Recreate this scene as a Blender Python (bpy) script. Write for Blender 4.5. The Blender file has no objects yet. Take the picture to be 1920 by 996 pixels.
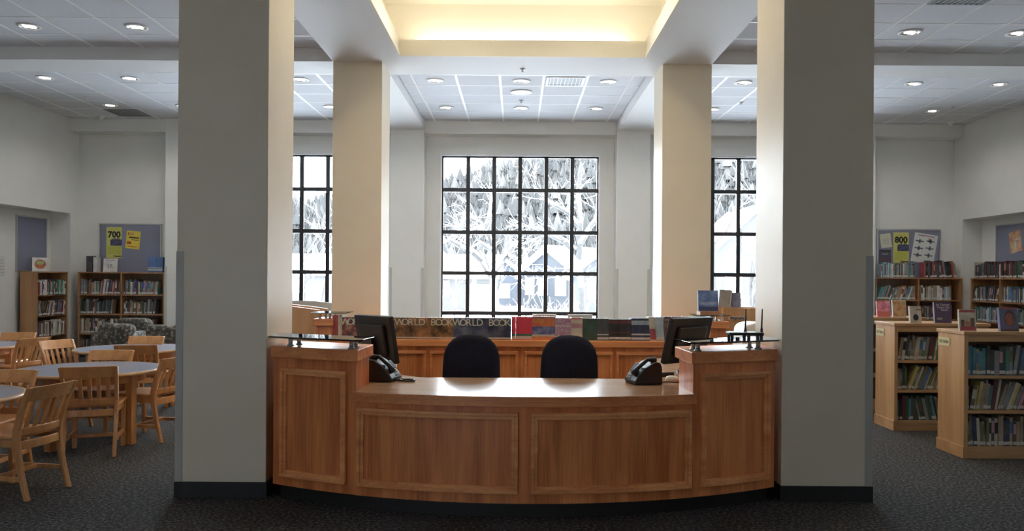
import bpy, math, random
from mathutils import Matrix, Vector
R = math.radians
sc = bpy.context.scene
col = sc.collection
rnd = random.Random(7)

# ---------------------------------------------------------------- camera
CX, EYE, F = -0.056, 1.5, 1500.0
PX, PY, ROLL = 968.5, 520.0, R(0.4)
cam_d = bpy.data.cameras.new('camera')
cam = bpy.data.objects.new('camera', cam_d); col.objects.link(cam)
cam.location = (CX, 0, EYE)
cam.rotation_euler = (Matrix.Rotation(R(90), 3, 'X') @ Matrix.Rotation(ROLL, 3, 'Z')).to_euler()
cam_d.sensor_width = 36; cam_d.lens = F / 1920 * 36
cam_d.shift_x = -(PX - 960) / 1920; cam_d.shift_y = (PY - 498) / 1920
cam_d.clip_end = 600
sc.camera = cam

def at(x, y, D):
    """point of the room seen at photo pixel x, y at depth D (metres from the lens)"""
    dx, dy = x - PX, y - PY
    u = dx * math.cos(ROLL) + dy * math.sin(ROLL); v = -dx * math.sin(ROLL) + dy * math.cos(ROLL)
    return Vector((CX + u * D / F, D, EYE - v * D / F))

# ---------------------------------------------------------------- light
SKY = 24.0
w = bpy.data.worlds.new('overcast_sky'); sc.world = w; w.use_nodes = True
bg = w.node_tree.nodes['Background']; bg.inputs[0].default_value = (0.82, 0.91, 1.0, 1); bg.inputs[1].default_value = SKY
sc.view_settings.view_transform = 'Standard'; sc.view_settings.look = 'None'
sc.view_settings.gamma = 1; sc.view_settings.use_curve_mapping = False
sc.view_settings.exposure = 0.48
sc.cycles.max_bounces = 12; sc.cycles.diffuse_bounces = 7; sc.cycles.transparent_max_bounces = 16
sc.cycles.sample_clamp_indirect = 8; sc.cycles.use_denoising = True
sc.cycles.caustics_reflective = False; sc.cycles.caustics_refractive = False
DOWN_W, COVE_E, COVE_FILL_W = 18, 9, 46

def portal(name, x, y, z, sx, sz, rot):
    l = bpy.data.lights.new(name, 'AREA'); l.shape = 'RECTANGLE'; l.size = sx; l.size_y = sz; l.cycles.is_portal = True
    o = bpy.data.objects.new(name, l); col.objects.link(o); o.location = (x, y, z); o.rotation_euler = rot
for i, x in enumerate((-4.06, 0, 4.06)):
    portal('window_light', x, 14.80, 2.05, 2.9, 3.5, (R(-90), 0, 0))

# ---------------------------------------------------------------- materials
MATS = {}
def mat(name, c, rough=0.6, metal=0.0, c2=None, scale=30, stretch=(1, 1, 1), bump=0.0, spec=0.5, detail=4, lo=0.35, hi=0.65, coord='Object', emit=None, estr=0, c3=None):
    m = bpy.data.materials.new(name); m.use_nodes = True; MATS[name] = m
    nt = m.node_tree; b = nt.nodes['Principled BSDF']
    b.inputs['Base Color'].default_value = (*c, 1); b.inputs['Roughness'].default_value = rough
    b.inputs['Metallic'].default_value = metal; b.inputs['Specular IOR Level'].default_value = spec
    if emit: b.inputs['Emission Color'].default_value = (*emit, 1); b.inputs['Emission Strength'].default_value = estr
    if c2 is not None or bump:
        tc = nt.nodes.new('ShaderNodeTexCoord'); mp = nt.nodes.new('ShaderNodeMapping'); mp.inputs['Scale'].default_value = stretch
        if coord == 'World':
            g = nt.nodes.new('ShaderNodeNewGeometry'); nt.links.new(g.outputs['Position'], mp.inputs[0])
        else: nt.links.new(tc.outputs[coord], mp.inputs[0])
        n = nt.nodes.new('ShaderNodeTexNoise'); n.inputs['Scale'].default_value = scale; n.inputs['Detail'].default_value = detail
        nt.links.new(mp.outputs[0], n.inputs[0])
        if c2 is not None:
            r = nt.nodes.new('ShaderNodeValToRGB'); r.color_ramp.elements[0].position = lo; r.color_ramp.elements[1].position = hi
            r.color_ramp.elements[0].color = (*c, 1); r.color_ramp.elements[1].color = (*c2, 1)
            if c3 is not None:
                e = r.color_ramp.elements.new((lo + hi) / 2); e.color = (*c3, 1)
            nt.links.new(n.outputs[0], r.inputs[0]); nt.links.new(r.outputs[0], b.inputs['Base Color'])
        if bump:
            bp = nt.nodes.new('ShaderNodeBump'); bp.inputs['Strength'].default_value = bump; bp.inputs['Distance'].default_value = 0.01
            nt.links.new(n.outputs[0], bp.inputs['Height']); nt.links.new(bp.outputs[0], b.inputs['Normal'])
    return m

def wood(name, a, b_, grain='z', rough=0.38, fine=70, broad=5):
    """oak: fine grain lines stretched along one axis over broader veneer bands"""
    m = bpy.data.materials.new(name); m.use_nodes = True; MATS[name] = m
    nt = m.node_tree; b = nt.nodes['Principled BSDF']; b.inputs['Roughness'].default_value = rough
    tc = nt.nodes.new('ShaderNodeTexCoord')
    def noise(sc_, st, det):
        mp = nt.nodes.new('ShaderNodeMapping')
        s = {'x': (st, 1, 1), 'y': (1, st, 1), 'z': (1, 1, st)}[grain]; mp.inputs['Scale'].default_value = s
        n = nt.nodes.new('ShaderNodeTexNoise'); n.inputs['Scale'].default_value = sc_; n.inputs['Detail'].default_value = det; n.inputs['Distortion'].default_value = 0.4
        nt.links.new(tc.outputs['Object'], mp.inputs[0]); nt.links.new(mp.outputs[0], n.inputs[0]); return n
    n1, n2 = noise(fine * 2, 0.025, 3), noise(broad * 2, 0.10, 3)
    ad = nt.nodes.new('ShaderNodeMath'); ad.operation = 'MULTIPLY_ADD'; ad.inputs[1].default_value = 0.38
    ad2 = nt.nodes.new('ShaderNodeMath'); ad2.operation = 'MULTIPLY'; ad2.inputs[1].default_value = 0.62
    nt.links.new(n2.outputs[0], ad2.inputs[0]); nt.links.new(n1.outputs[0], ad.inputs[0]); nt.links.new(ad2.outputs[0], ad.inputs[2])
    r = nt.nodes.new('ShaderNodeValToRGB'); r.color_ramp.elements[0].position = 0.36; r.color_ramp.elements[1].position = 0.62
    r.color_ramp.elements[0].color = (*a, 1); r.color_ramp.elements[1].color = (*b_, 1)
    nt.links.new(ad.outputs[0], r.inputs[0]); nt.links.new(r.outputs[0], b.inputs['Base Color'])
    bp = nt.nodes.new('ShaderNodeBump'); bp.inputs['Strength'].default_value = 0.06; bp.inputs['Distance'].default_value = 0.003
    nt.links.new(n1.outputs[0], bp.inputs['Height']); nt.links.new(bp.outputs[0], b.inputs['Normal'])
    return m

PAINT = mat('wall_paint', (0.74, 0.74, 0.71), 0.55, c2=(0.77, 0.77, 0.74), scale=3)
COLP = mat('column_paint', (0.80, 0.71, 0.56), 0.42, c2=(0.83, 0.745, 0.60), scale=2.5)
WHITE = mat('ceiling_paint', (0.80, 0.80, 0.79), 0.6)
CREAM = mat('cove_paint', (0.84, 0.80, 0.69), 0.5)
TILE = mat('acoustic_tile', (0.62, 0.63, 0.66), 0.9, c2=(0.70, 0.71, 0.74), scale=90, bump=0.1)
GRID = mat('ceiling_grid_white', (0.9, 0.9, 0.9), 0.35)
CARPET = mat('carpet', (0.028, 0.027, 0.028), 0.95, c2=(0.17, 0.165, 0.155), c3=(0.065, 0.062, 0.062), scale=48, detail=8, lo=0.36, hi=0.68, bump=0.6, spec=0.1)
BLACK = mat('black_rubber', (0.012, 0.012, 0.012), 0.5)
BLKP = mat('black_plastic', (0.014, 0.014, 0.016), 0.38)
BARS = mat('black_window_bars', (0.012, 0.012, 0.013), 0.45)
GUARD = mat('corner_guard_plastic', (0.50, 0.50, 0.47), 0.4)
OAK = wood('red_oak', (0.47, 0.128, 0.036), (0.82, 0.300, 0.098))
MLD = wood('red_oak_moulding', (0.66, 0.235, 0.078), (0.90, 0.42, 0.165), grain='x')
OAKX = wood('red_oak_edge', (0.58, 0.18, 0.056), (0.86, 0.35, 0.125), grain='x')
OAKT = wood('counter_laminate', (0.42, 0.25, 0.15), (0.50, 0.31, 0.19), grain='x', rough=0.16, fine=40)
MAPLE = wood('light_oak', (0.43, 0.235, 0.10), (0.58, 0.35, 0.17))
MAPLEX = wood('light_oak_flat', (0.43, 0.235, 0.10), (0.58, 0.35, 0.17), grain='x')
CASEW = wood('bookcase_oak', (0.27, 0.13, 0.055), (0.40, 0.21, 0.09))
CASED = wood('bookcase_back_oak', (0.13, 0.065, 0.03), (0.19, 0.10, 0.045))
CHAIRW = wood('chair_oak', (0.45, 0.20, 0.072), (0.63, 0.325, 0.13), rough=0.28)
LAM = mat('blue_grey_laminate', (0.20, 0.23, 0.32), 0.28, c2=(0.24, 0.27, 0.36), scale=120)
STEEL = mat('brushed_steel', (0.66, 0.66, 0.67), 0.35, metal=0.7)
ALU = mat('aluminium_trim', (0.55, 0.55, 0.55), 0.35, metal=0.8)
NAVY = mat('navy_fabric', (0.018, 0.019, 0.032), 0.9, c2=(0.03, 0.031, 0.048), scale=160, bump=0.2, spec=0.15)
TACK = mat('blue_tackboard_fabric', (0.20, 0.21, 0.29), 0.9, c2=(0.24, 0.25, 0.33), scale=120, bump=0.15)
FLORAL = mat('floral_upholstery', (0.04, 0.05, 0.04), 0.9, c2=(0.30, 0.27, 0.23), c3=(0.085, 0.07, 0.065), scale=22, lo=0.38, hi=0.66, bump=0.2)
PAGES = mat('book_pages', (0.72, 0.68, 0.58), 0.8)
STICK = mat('white_call_number_label', (0.55, 0.54, 0.51), 0.6)
WPLAST = mat('white_plastic', (0.78, 0.78, 0.76), 0.35)
SNOW = mat('snow', (0.80, 0.82, 0.86), 0.8, c2=(0.88, 0.89, 0.92), scale=0.6)
BARK = mat('bark', (0.014, 0.013, 0.012), 0.9, c2=(0.026, 0.024, 0.022), scale=12)
LAMP = mat('lamp_glow', (1, 1, 1), 0.4, emit=(1.0, 0.95, 0.86), estr=4.5)
REFL = mat('lamp_reflector', (0.42, 0.42, 0.40), 0.3, metal=0.8)
COVEL = mat('cove_tube_glow', (1, 1, 1), 0.4, emit=(1.0, 0.92, 0.78), estr=COVE_E)
GRILLE = mat('grey_grille', (0.30, 0.31, 0.32), 0.6)
def glass(name, tint, refl, rough=0.02):
    m = bpy.data.materials.new(name); m.use_nodes = True; nt = m.node_tree; MATS[name] = m
    for n in list(nt.nodes):
        if n.type == 'BSDF_PRINCIPLED': nt.nodes.remove(n)
    t = nt.nodes.new('ShaderNodeBsdfTransparent'); t.inputs[0].default_value = (*tint, 1)
    g = nt.nodes.new('ShaderNodeBsdfGlossy'); g.inputs['Roughness'].default_value = rough
    fr = nt.nodes.new('ShaderNodeFresnel'); fr.inputs[0].default_value = refl
    mx = nt.nodes.new('ShaderNodeMixShader'); nt.links.new(fr.outputs[0], mx.inputs[0]); nt.links.new(t.outputs[0], mx.inputs[1]); nt.links.new(g.outputs[0], mx.inputs[2])
    nt.links.new(mx.outputs[0], nt.nodes['Material Output'].inputs[0]); return m
PANE = glass('window_glass', (0.97, 0.98, 0.98), 1.25)
SHELFG = glass('shelf_glass', (0.52, 0.60, 0.59), 1.9)

# ---------------------------------------------------------------- mesh helpers
class MB:
    def __init__(s): s.v = []; s.f = []; s.m = []; s.sm = []
    def add(s, vs, fs, mi=0, smooth=False):
        o = len(s.v); s.v += [tuple(p) for p in vs]
        for f in fs: s.f.append(tuple(i + o for i in f)); s.m.append(mi); s.sm.append(smooth)
        return s
    def box(s, x0, x1, y0, y1, z0, z1, mi=0, M=None):
        vs = [Vector((x, y, z)) for z in (z0, z1) for y in (y0, y1) for x in (x0, x1)]
        if M is not None: vs = [M @ p for p in vs]
        return s.add(vs, [(0, 2, 3, 1), (4, 5, 7, 6), (0, 1, 5, 4), (2, 6, 7, 3), (0, 4, 6, 2), (1, 3, 7, 5)], mi)
    def prism(s, poly, z0, z1, mi=0, M=None, top_mi=None):
        n = len(poly); vs = [Vector((x, y, z0)) for x, y in poly] + [Vector((x, y, z1)) for x, y in poly]
        if M is not None: vs = [M @ p for p in vs]
        o = len(s.f)
        s.add(vs, [tuple(reversed(range(n))), tuple(range(n, 2 * n))] + [(i, (i + 1) % n, n + (i + 1) % n, n + i) for i in range(n)], mi)
        if top_mi is not None: s.m[o + 1] = top_mi
        return s
    def tube(s, pts, rad, n=8, mi=0, smooth=True, cap=True):
        pts = [Vector(p) for p in pts]; rads = rad if isinstance(rad, (list, tuple)) else [rad] * len(pts)
        rings = []; vs = []; up = None
        for i, p in enumerate(pts):
            d = (pts[min(i + 1, len(pts) - 1)] - pts[max(i - 1, 0)]).normalized()
            if up is None: up = d.orthogonal().normalized()
            else:
                up = up - d * up.dot(d)
                up = up.normalized() if up.length > 1e-6 else d.orthogonal().normalized()
            q = d.cross(up)
            for k in range(n):
                a = 2 * math.pi * k / n; vs.append(p + (up * math.cos(a) + q * math.sin(a)) * rads[i])
        fs = []
        for i in range(len(pts) - 1):
            for k in range(n):
                fs.append((i * n + k, i * n + (k + 1) % n, (i + 1) * n + (k + 1) % n, (i + 1) * n + k))
        s.add(vs, fs, mi, smooth)
        if cap:
            o = len(s.v) - len(vs)
            s.f.append(tuple(o + k for k in reversed(range(n)))); s.m.append(mi); s.sm.append(False)
            s.f.append(tuple(o + (len(pts) - 1) * n + k for k in range(n))); s.m.append(mi); s.sm.append(False)
        return s
    def lathe(s, prof, n=24, c=(0, 0, 0), mi=0, smooth=True):
        vs = [(c[0] + r * math.cos(2 * math.pi * k / n), c[1] + r * math.sin(2 * math.pi * k / n), c[2] + z) for r, z in prof for k in range(n)]
        fs = [(i * n + k, i * n + (k + 1) % n, (i + 1) * n + (k + 1) % n, (i + 1) * n + k) for i in range(len(prof) - 1) for k in range(n)]
        return s.add(vs, fs, mi, smooth)
    def bar(s, a, b, wx, wy, up=(0, 0, 1), mi=0):
        """square bar from a to b, wx across, wy along up"""
        a, b = Vector(a), Vector(b); d = (b - a).normalized(); u = Vector(up); u = (u - d * u.dot(d)).normalized(); q = d.cross(u)
        vs = [p + q * sx * wx / 2 + u * sy * wy / 2 for p in (a, b) for sx, sy in ((-1, -1), (1, -1), (1, 1), (-1, 1))]
        return s.add(vs, [(3, 2, 1, 0), (4, 5, 6, 7), (0, 1, 5, 4), (1, 2, 6, 5), (2, 3, 7, 6), (3, 0, 4, 7)], mi)
    def mesh(s, name, mats, origin=(0, 0, 0)):
        me = bpy.data.meshes.new(name)
        me.from_pydata([(x - origin[0], y - origin[1], z - origin[2]) for x, y, z in s.v], [], s.f)
        for m in (mats if isinstance(mats, (list, tuple)) else [mats]): me.materials.append(m)
        me.polygons.foreach_set('material_index', s.m); me.polygons.foreach_set('use_smooth', s.sm)
        me.update(); return me
    def build(s, name, mats, parent=None, origin=(0, 0, 0), loc=None, rz=None, bevel=0):
        o = bpy.data.objects.new(name, s.mesh(name, mats, origin)); col.objects.link(o)
        if parent is not None: o.parent = parent
        if loc is not None: o.location = loc
        if rz is not None: o.rotation_euler[2] = rz
        if bevel:
            b = o.modifiers.new('bevel', 'BEVEL'); b.width = bevel; b.segments = 2; b.limit_method = 'ANGLE'
        return o
def tag(o, label=None, cat=None, group=None, kind=None):
    if label: o['label'] = label
    if cat: o['category'] = cat
    if group: o['group'] = group
    if kind: o['kind'] = kind
    return o
def empty(name, loc=(0, 0, 0), rz=0, **k):
    o = bpy.data.objects.new(name, None); col.objects.link(o); o.location = loc; o.rotation_euler[2] = rz; o.empty_display_size = 0.1
    return tag(o, **k)
def copy_tree(o, parent=None):
    c = o.copy(); col.objects.link(c)
    if parent is not None: c.parent = parent
    for ch in o.children: copy_tree(ch, c)
    return c
def inst(name, me, parent=None, loc=(0, 0, 0), rz=0):
    o = bpy.data.objects.new(name, me); col.objects.link(o); o.location = loc; o.rotation_euler[2] = rz
    if parent is not None: o.parent = parent
    return o
def B(x0, x1, y0, y1, z0, z1): return MB().box(x0, x1, y0, y1, z0, z1)
_tc = {}
def text_mesh(s, size, m, bold=0.0, extrude=0.0006):
    """flat lettering in the x-z plane facing -y, centred"""
    k = (s, size, m.name, bold)
    if k in _tc: return _tc[k]
    cu = bpy.data.curves.new('lettering', 'FONT'); cu.body = s; cu.size = size; cu.align_x = 'CENTER'; cu.align_y = 'CENTER'; cu.offset = bold; cu.extrude = extrude; cu.resolution_u = 3
    o = bpy.data.objects.new('lettering', cu); col.objects.link(o)
    dg = bpy.context.evaluated_depsgraph_get(); me = bpy.data.meshes.new_from_object(o.evaluated_get(dg))
    bpy.data.objects.remove(o); bpy.data.curves.remove(cu)
    me.transform(Matrix.Rotation(R(90), 4, 'X')); me.materials.clear(); me.materials.append(m); _tc[k] = me; return me

# ---------------------------------------------------------------- the room
COLI, COLO = 1.739, 2.349            # inner and outer column faces
D1, D2, DP, DW = 5.40, 9.92, 14.44, 14.80
SOF, CEI = 4.16, 4.32
XL, XR = -8.16, 8.03
def struct(name, mb, m, label, **k): return tag(mb.build(name, m, **k), label=label, kind='structure')
floor = struct('floor', B(-9, 9, -5, 15.1, -0.12, 0), CARPET, 'dark grey speckled carpet floor')
def side_wall(name, X, s, label):
    m = MB(); A = X + s * 0.36                                # alcove back plane
    o = X + s * 0.6
    def bx(xa, xb, y0, y1, z0, z1): m.box(min(xa, xb), max(xa, xb), y0, y1, z0, z1)
    bx(X, o, 7.5, 14.52, 2.60, 4.6)
    bx(X, o, -5, 7.5, 0, 4.6)
    bx(A, o, 7.5, 14.52, 0, 2.60)
    bx(X, o, 14.52, 15.1, 0, 4.6)
    return struct(name, m, PAINT, label)
side_wall('wall_left', XL, -1, 'pale painted left wall with a long shallow alcove')
side_wall('wall_right', XR, 1, 'pale painted right wall with a long shallow alcove')
# window wall
WX = [(-5.51, -2.61), (-1.45, 1.45), (2.61, 5.51)]; WZ0, WZ1 = 0.30, 3.737
m = MB(); xs = [-8.76] + [v for p in WX for v in p] + [8.63]
for i in range(0, 8, 2): m.box(xs[i], xs[i + 1], DW, 15.1, 0, 4.6)
for a, b in WX: m.box(a, b, DW, 15.1, 0, WZ0); m.box(a, b, DW, 15.1, WZ1, 4.6)
wall_back = struct('wall_back', m, PAINT, 'pale painted far wall holding three tall black gridded windows')
# wall behind the photographer: unseen narrow openings, added to let in fill daylight
m = MB(); RO = [(-4.8, -4.5), (-2.0, -1.8), (3.8, 3.88)]; xs = [-8.76] + [v for p in RO for v in p] + [8.63]
for i in range(0, 8, 2): m.box(xs[i], xs[i + 1], -5.2, -5, 0, 4.6)
for a, b in RO: m.box(a, b, -5.2, -5, 0, 0.3); m.box(a, b, -5.2, -5, 2.2, 4.6)
struct('wall_front', m, PAINT, 'pale wall behind the viewpoint with narrow openings added for fill light')
for a, b in RO: portal('fill_opening_portal', (a + b) / 2, -4.98, 1.25, b - a, 1.9, (R(90), 0, 0))

# ceiling slab with the raised cove over the desk
CV = 1.477; CY0, CY1 = 5.95, 9.64; CT = 4.86; RC = 0.22
m = MB()
m.box(-8.8, -CV - RC, -5.2, 15.1, CEI + .02, CEI + .1); m.box(CV + RC, 8.7, -5.2, 15.1, CEI + .02, CEI + .1)
m.box(-CV - RC, CV + RC, -5.2, CY0 - RC, CEI + .02, CEI + .1); m.box(-CV - RC, CV + RC, CY1 + RC, 15.1, CEI + .02, CEI + .1)
ceiling = struct('ceiling', m, WHITE, 'white suspended ceiling of square acoustic tiles')
m = MB()
m.box(-CV - RC - .1, CV + RC + .1, CY0 - RC - .1, CY1 + RC + .1, CT, CT + .08)
for s in (-1, 1): m.box(min(s * (CV + RC), s * (CV + RC + .1)), max(s * (CV + RC), s * (CV + RC + .1)), CY0 - RC, CY1 + RC, CEI + .1, CT)
m.box(-CV - RC - .1, CV + RC + .1, CY1 + RC, CY1 + RC + .1, CEI + .1, CT); m.box(-CV - RC - .1, CV + RC + .1, CY0 - RC - .1, CY0 - RC, CEI + .1, CT)
cove = m.build('raised_cove', CREAM, ceiling)
m = MB(); t = 0.03
m.box(-CV, CV, CY1, CY1 + t, SOF, 4.36); m.box(-CV, CV, CY0 - t, CY0, SOF, 4.36)
for s in (-1, 1): m.box(min(s * CV, s * (CV + t)), max(s * CV, s * (CV + t)), CY0 - t, CY1 + t, SOF, 4.36)
m.build('cove_fascia', CREAM, ceiling)
# soffit beams
bm = MB()
for s in (-1, 1):
    a, b = sorted((s * (CV + t), s * COLO)); bm.box(a, b, D1, CY1 + t, SOF, CEI + .02)
    a, b = sorted((s * COLI, s * COLO)); bm.box(a, b, CY1 + t, DW, SOF, CEI + .02)
    a, b = sorted((s * COLO, s * 8.5)); bm.box(a, b, D2, D2 + .61, SOF, CEI + .02); bm.box(a, b, D1, D1 + .61, SOF, CEI + .02)
bm.box(-COLI, COLI, CY1 + t, D2 + .61, SOF, CEI + .02); bm.box(-COLI, COLI, D1, CY0 - t, SOF, CEI + .02)
struct('trim_1', bm, WHITE, 'smooth white soffit beams running between the columns')
cm = MB()
for a, b in ((-8.16, -6.41), (-5.80, -COLO), (-COLI, COLI), (COLO, 5.80), (6.41, 8.03)):
    cm.box(a, b, DP + .04, DW, 4.09, CEI + .02)
struct('trim_2', cm, PAINT, 'pale cornice along the top of the window wall')
sm = MB()
for a, b in WX: sm.box(a - .05, b + .05, DW - .07, DW, 3.76, 3.90)
struct('trim_3', sm, PAINT, 'narrow shade boxes above the windows')
# tiles and grid
tile_me = MB().box(-.2925, .2925, -.2925, .2925, 0, .018).mesh('ceiling_tile', TILE)
def zone(xl, yl, x0, x1, y0, y1, skip=()):
    """xl, yl grid lines; tiles clipped to x0..x1, y0..y1"""
    g = MB()
    for x in xl:
        if x0 < x < x1: g.box(x - .016, x + .016, y0, y1, CEI - .004, CEI + .012)
    for y in yl:
        if y0 < y < y1: g.box(x0, x1, y - .012, y + .012, CEI - .003, CEI + .012)
    g.build('ceiling_grid', GRID, ceiling)
    for i in range(len(xl) - 1):
        for j in range(len(yl) - 1):
            a, b, c, d = max(xl[i], x0), min(xl[i + 1], x1), max(yl[j], y0), min(yl[j + 1], y1)
            if b - a < .05 or d - c < .05 or ((a + b) / 2, (c + d) / 2) in skip: continue
            o = inst('ceiling_tile', tile_me, ceiling, ((a + b) / 2, (c + d) / 2, CEI)); o.scale = ((b - a - .024) / .585, (d - c - .024) / .585, 1)
side = [-4.70 + .61 * k for k in range(-6, 5)]
cen = [-1.55, -.93, -.31, .31, .93, 1.55]; cen = [-2.17] + cen + [2.17]
yb = [10.56 + .61 * k for k in range(8)]; yf = [8.79 + .61 * k for k in range(-2, 3)]
zone(side, [10.53] + yb[1:], XL, -COLO, D2 + .61, DP + .04); zone([-x for x in reversed(side)], [10.53] + yb[1:], COLO, XR, D2 + .61, DP + .04)
zone(cen, [10.53] + yb[1:], -COLI, COLI, D2 + .61, DP + .04)
zone(side, yf, XL, -COLO, yf[0], D2); zone([-x for x in reversed(side)], yf, COLO, XR, yf[0], D2)

# columns and pilasters
def column(x0, x1, y0, y1, z1, label, guards, paint=COLP):
    r = empty('column', ((x0 + x1) / 2, (y0 + y1) / 2, 0), label=label, cat='column', kind='structure'); o = r.location
    B(x0, x1, y0, y1, 0, z1).build('shaft', paint, r, o, bevel=.004)
    B(x0 - .008, x1 + .008, y0 - .008, y1 + .008, 0, .105).build('base_strip', BLACK, r, o)
    for sx, sy in guards:
        x, y = (x0, x1)[sx > 0], (y0, y1)[sy > 0]; g = MB(); t = .004; wd = .045
        a, b = sorted((x + sx * t, x - sx * wd)); c, d = sorted((y, y + sy * t)); g.box(a, b, c, d, .105, 1.66)
        a, b = sorted((x, x + sx * t)); c, d = sorted((y, y - sy * wd)); g.box(a, b, c, d, .105, 1.66)
        g.build('corner_guard', GUARD, r, o)
    return r
for s, nm in ((-1, 'left'), (1, 'right')):
    a, b = sorted((s * COLI, s * COLO))
    column(a, b, D1, D1 + .61, SOF, f'large square column standing at the {nm} end of the front desk', [(s, -1)])
    column(a, b, D2, D2 + .61, SOF, f'cream square column standing behind the desk on the {nm}', [(-s, 1)])
    column(a, b, DP, DW, SOF, f'flat pilaster against the far wall just {nm} of the middle window', [(-s, -1), (s, -1)], PAINT)
    a, b = sorted((s * 5.80, s * 6.41))
    column(a, b, DP, DW, CEI, f'flat pilaster on the far wall beside the {nm} bookcase', [(-s, -1), (s, -1)], PAINT)
for nm, (a, b, c, d) in {'left': (XL, XL + .008, -5, 7.5), 'right': (XR - .008, XR, -5, 7.5)}.items():
    struct(f'baseboard_{nm}', B(a, b, c, d, 0, .1), BLACK, f'black rubber base strip along the {nm} wall')
struct('baseboard_back', B(-6.41, 6.41, DW - .008, DW, 0, .1), BLACK, 'black rubber base strip along the window wall')

# windows: black bars and panes
ROWS = [WZ0, .827, 1.57, 2.33, 3.114, WZ1]
def window(n, a, b, label):
    r = empty(f'window_{n}', ((a + b) / 2, DW + .1, WZ0), label=label, kind='structure'); o = r.location
    y0, y1 = DW + .07, DW + .13; pit = (b - a) / 6
    fr = MB(); e = .022
    fr.box(a, a + e, y0, y1, WZ0, WZ1); fr.box(b - e, b, y0, y1, WZ0, WZ1); fr.box(a, b, y0, y1, WZ1 - e, WZ1); fr.box(a, b, y0, y1, WZ0, WZ0 + .05)
    fr.build('outer_frame', BARS, r, o)
    li = MB(); li.box(a - .03, a, DW - .02, DW + .07, WZ0, WZ1 + .03); li.box(b, b + .03, DW - .02, DW + .07, WZ0, WZ1 + .03); li.box(a, b, DW - .02, DW + .07, WZ1, WZ1 + .03)
    li.build('white_liner', GRID, r, o)
    B(a - .05, b + .05, DW - .09, DW + .07, WZ0 - .04, WZ0).build('sill', GRID, r, o)
    for k in range(1, 6): B(a + k * pit - .036, a + k * pit + .036, y0, y1, WZ0, WZ1).build('mullion', BARS, r, o)
    for z in ROWS[1:-1]: B(a, b, y0 - .004, y1 + .004, z - .036, z + .036).build('transom', BARS, r, o)
    for k in range(6):
        for j in range(5):
            B(a + k * pit + .005, a + (k + 1) * pit - .005, DW + .096, DW + .104, ROWS[j] + .005, ROWS[j + 1] - .005).build('pane', PANE, r, o)
window(1, *WX[0], 'tall black gridded window partly hidden behind the left columns')
window(2, *WX[1], 'tall black gridded window in the middle of the far wall')
window(3, *WX[2], 'tall black gridded window partly hidden behind the right columns')

# ---------------------------------------------------------------- ceiling fittings
def downlight():
    r = empty('downlight', (0, 0, 0))
    MB().lathe([(.105, .004), (.125, .002), (.125, -.006), (.100, -.010), (.097, .002)], 24).build('trim_ring', GRID, r)
    MB().lathe([(.098, -.004), (.085, .006), (.03, .012), (.0005, .012)], 24).build('reflector', REFL, r)
    for s in (-1, 1): MB().tube([(-.055, s * .022 - .02, .0), (.055, s * .022 + .02, .0)], .013, 8).build('lamp_tube', LAMP, r)
    l = bpy.data.lights.new('downlight_beam', 'SPOT'); l.energy = DOWN_W; l.spot_size = R(150); l.spot_blend = 0.6; l.shadow_soft_size = .09; l.color = (1.0, .93, .82)
    lo = bpy.data.objects.new('downlight_beam', l); col.objects.link(lo); lo.parent = r; lo.location = (0, 0, -.03)
    return r
DL = downlight(); first = True
def place_dl(x, y, label, z=CEI - .006):
    global first
    o = DL if first else copy_tree(DL); first = False
    o.location = (x, y, z); tag(o, label, 'ceiling light', 'recessed ceiling downlights')
for s, nm in ((-1, 'left'), (1, 'right')):
    place_dl(s * 4.395, 9.095, f'recessed downlight before the {nm} beam, nearer the big column')
    place_dl(s * 5.615, 9.095, f'recessed downlight before the {nm} beam, farther from the big column')
    place_dl(s * 6.835, 11.47, f'recessed downlight behind the {nm} beam, nearest the side wall')
    place_dl(s * 5.615, 11.47, f'recessed downlight behind the {nm} beam, nearer the big column')
    place_dl(s * 3.175, 11.47, f'recessed downlight in front of the {nm} window, seen between the columns')
    place_dl(s * 6.835, 13.30, f'recessed downlight above the {nm} far bookcase')
    place_dl(s * 5.615, 13.30, f'recessed downlight above the {nm} far pilaster, half behind the big column')
    place_dl(s * 3.175, 13.30, f'recessed downlight close to the {nm} window, half behind the cream column')
    place_dl(s * 5.0, 3.6, f'added fill downlight out of view on the {nm} near ceiling')  # this unseen pair and the next are added as foreground fill
    place_dl(s * 5.0, 6.9, f'added fill downlight out of view over the {nm} side of the desk')
for y, nm in ((11.47, 'front'), (13.30, 'back')):
    for x, n2 in ((-1.24, 'left'), (0, 'middle'), (1.24, 'right')):
        place_dl(x, y, f'{n2} recessed downlight of the {nm} row over the middle window bay')
for x, y, lb in ((-.75, 6.6, 'near left'), (.75, 6.6, 'near right'), (-.75, 8.4, 'far left'), (.75, 8.4, 'far right')):  # unseen cove downlights, added to brighten the rear columns and desk
    place_dl(x, y, f'{lb} added unseen fill downlight in the raised cove above the desk', CT - .006)
    lo = [c for c in col.objects if c.type == 'LIGHT' and c.data.type == 'SPOT'][-1]; lo.data = lo.data.copy(); lo.data.energy = COVE_FILL_W; lo.data.color = (1.0, .86, .66)
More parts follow.
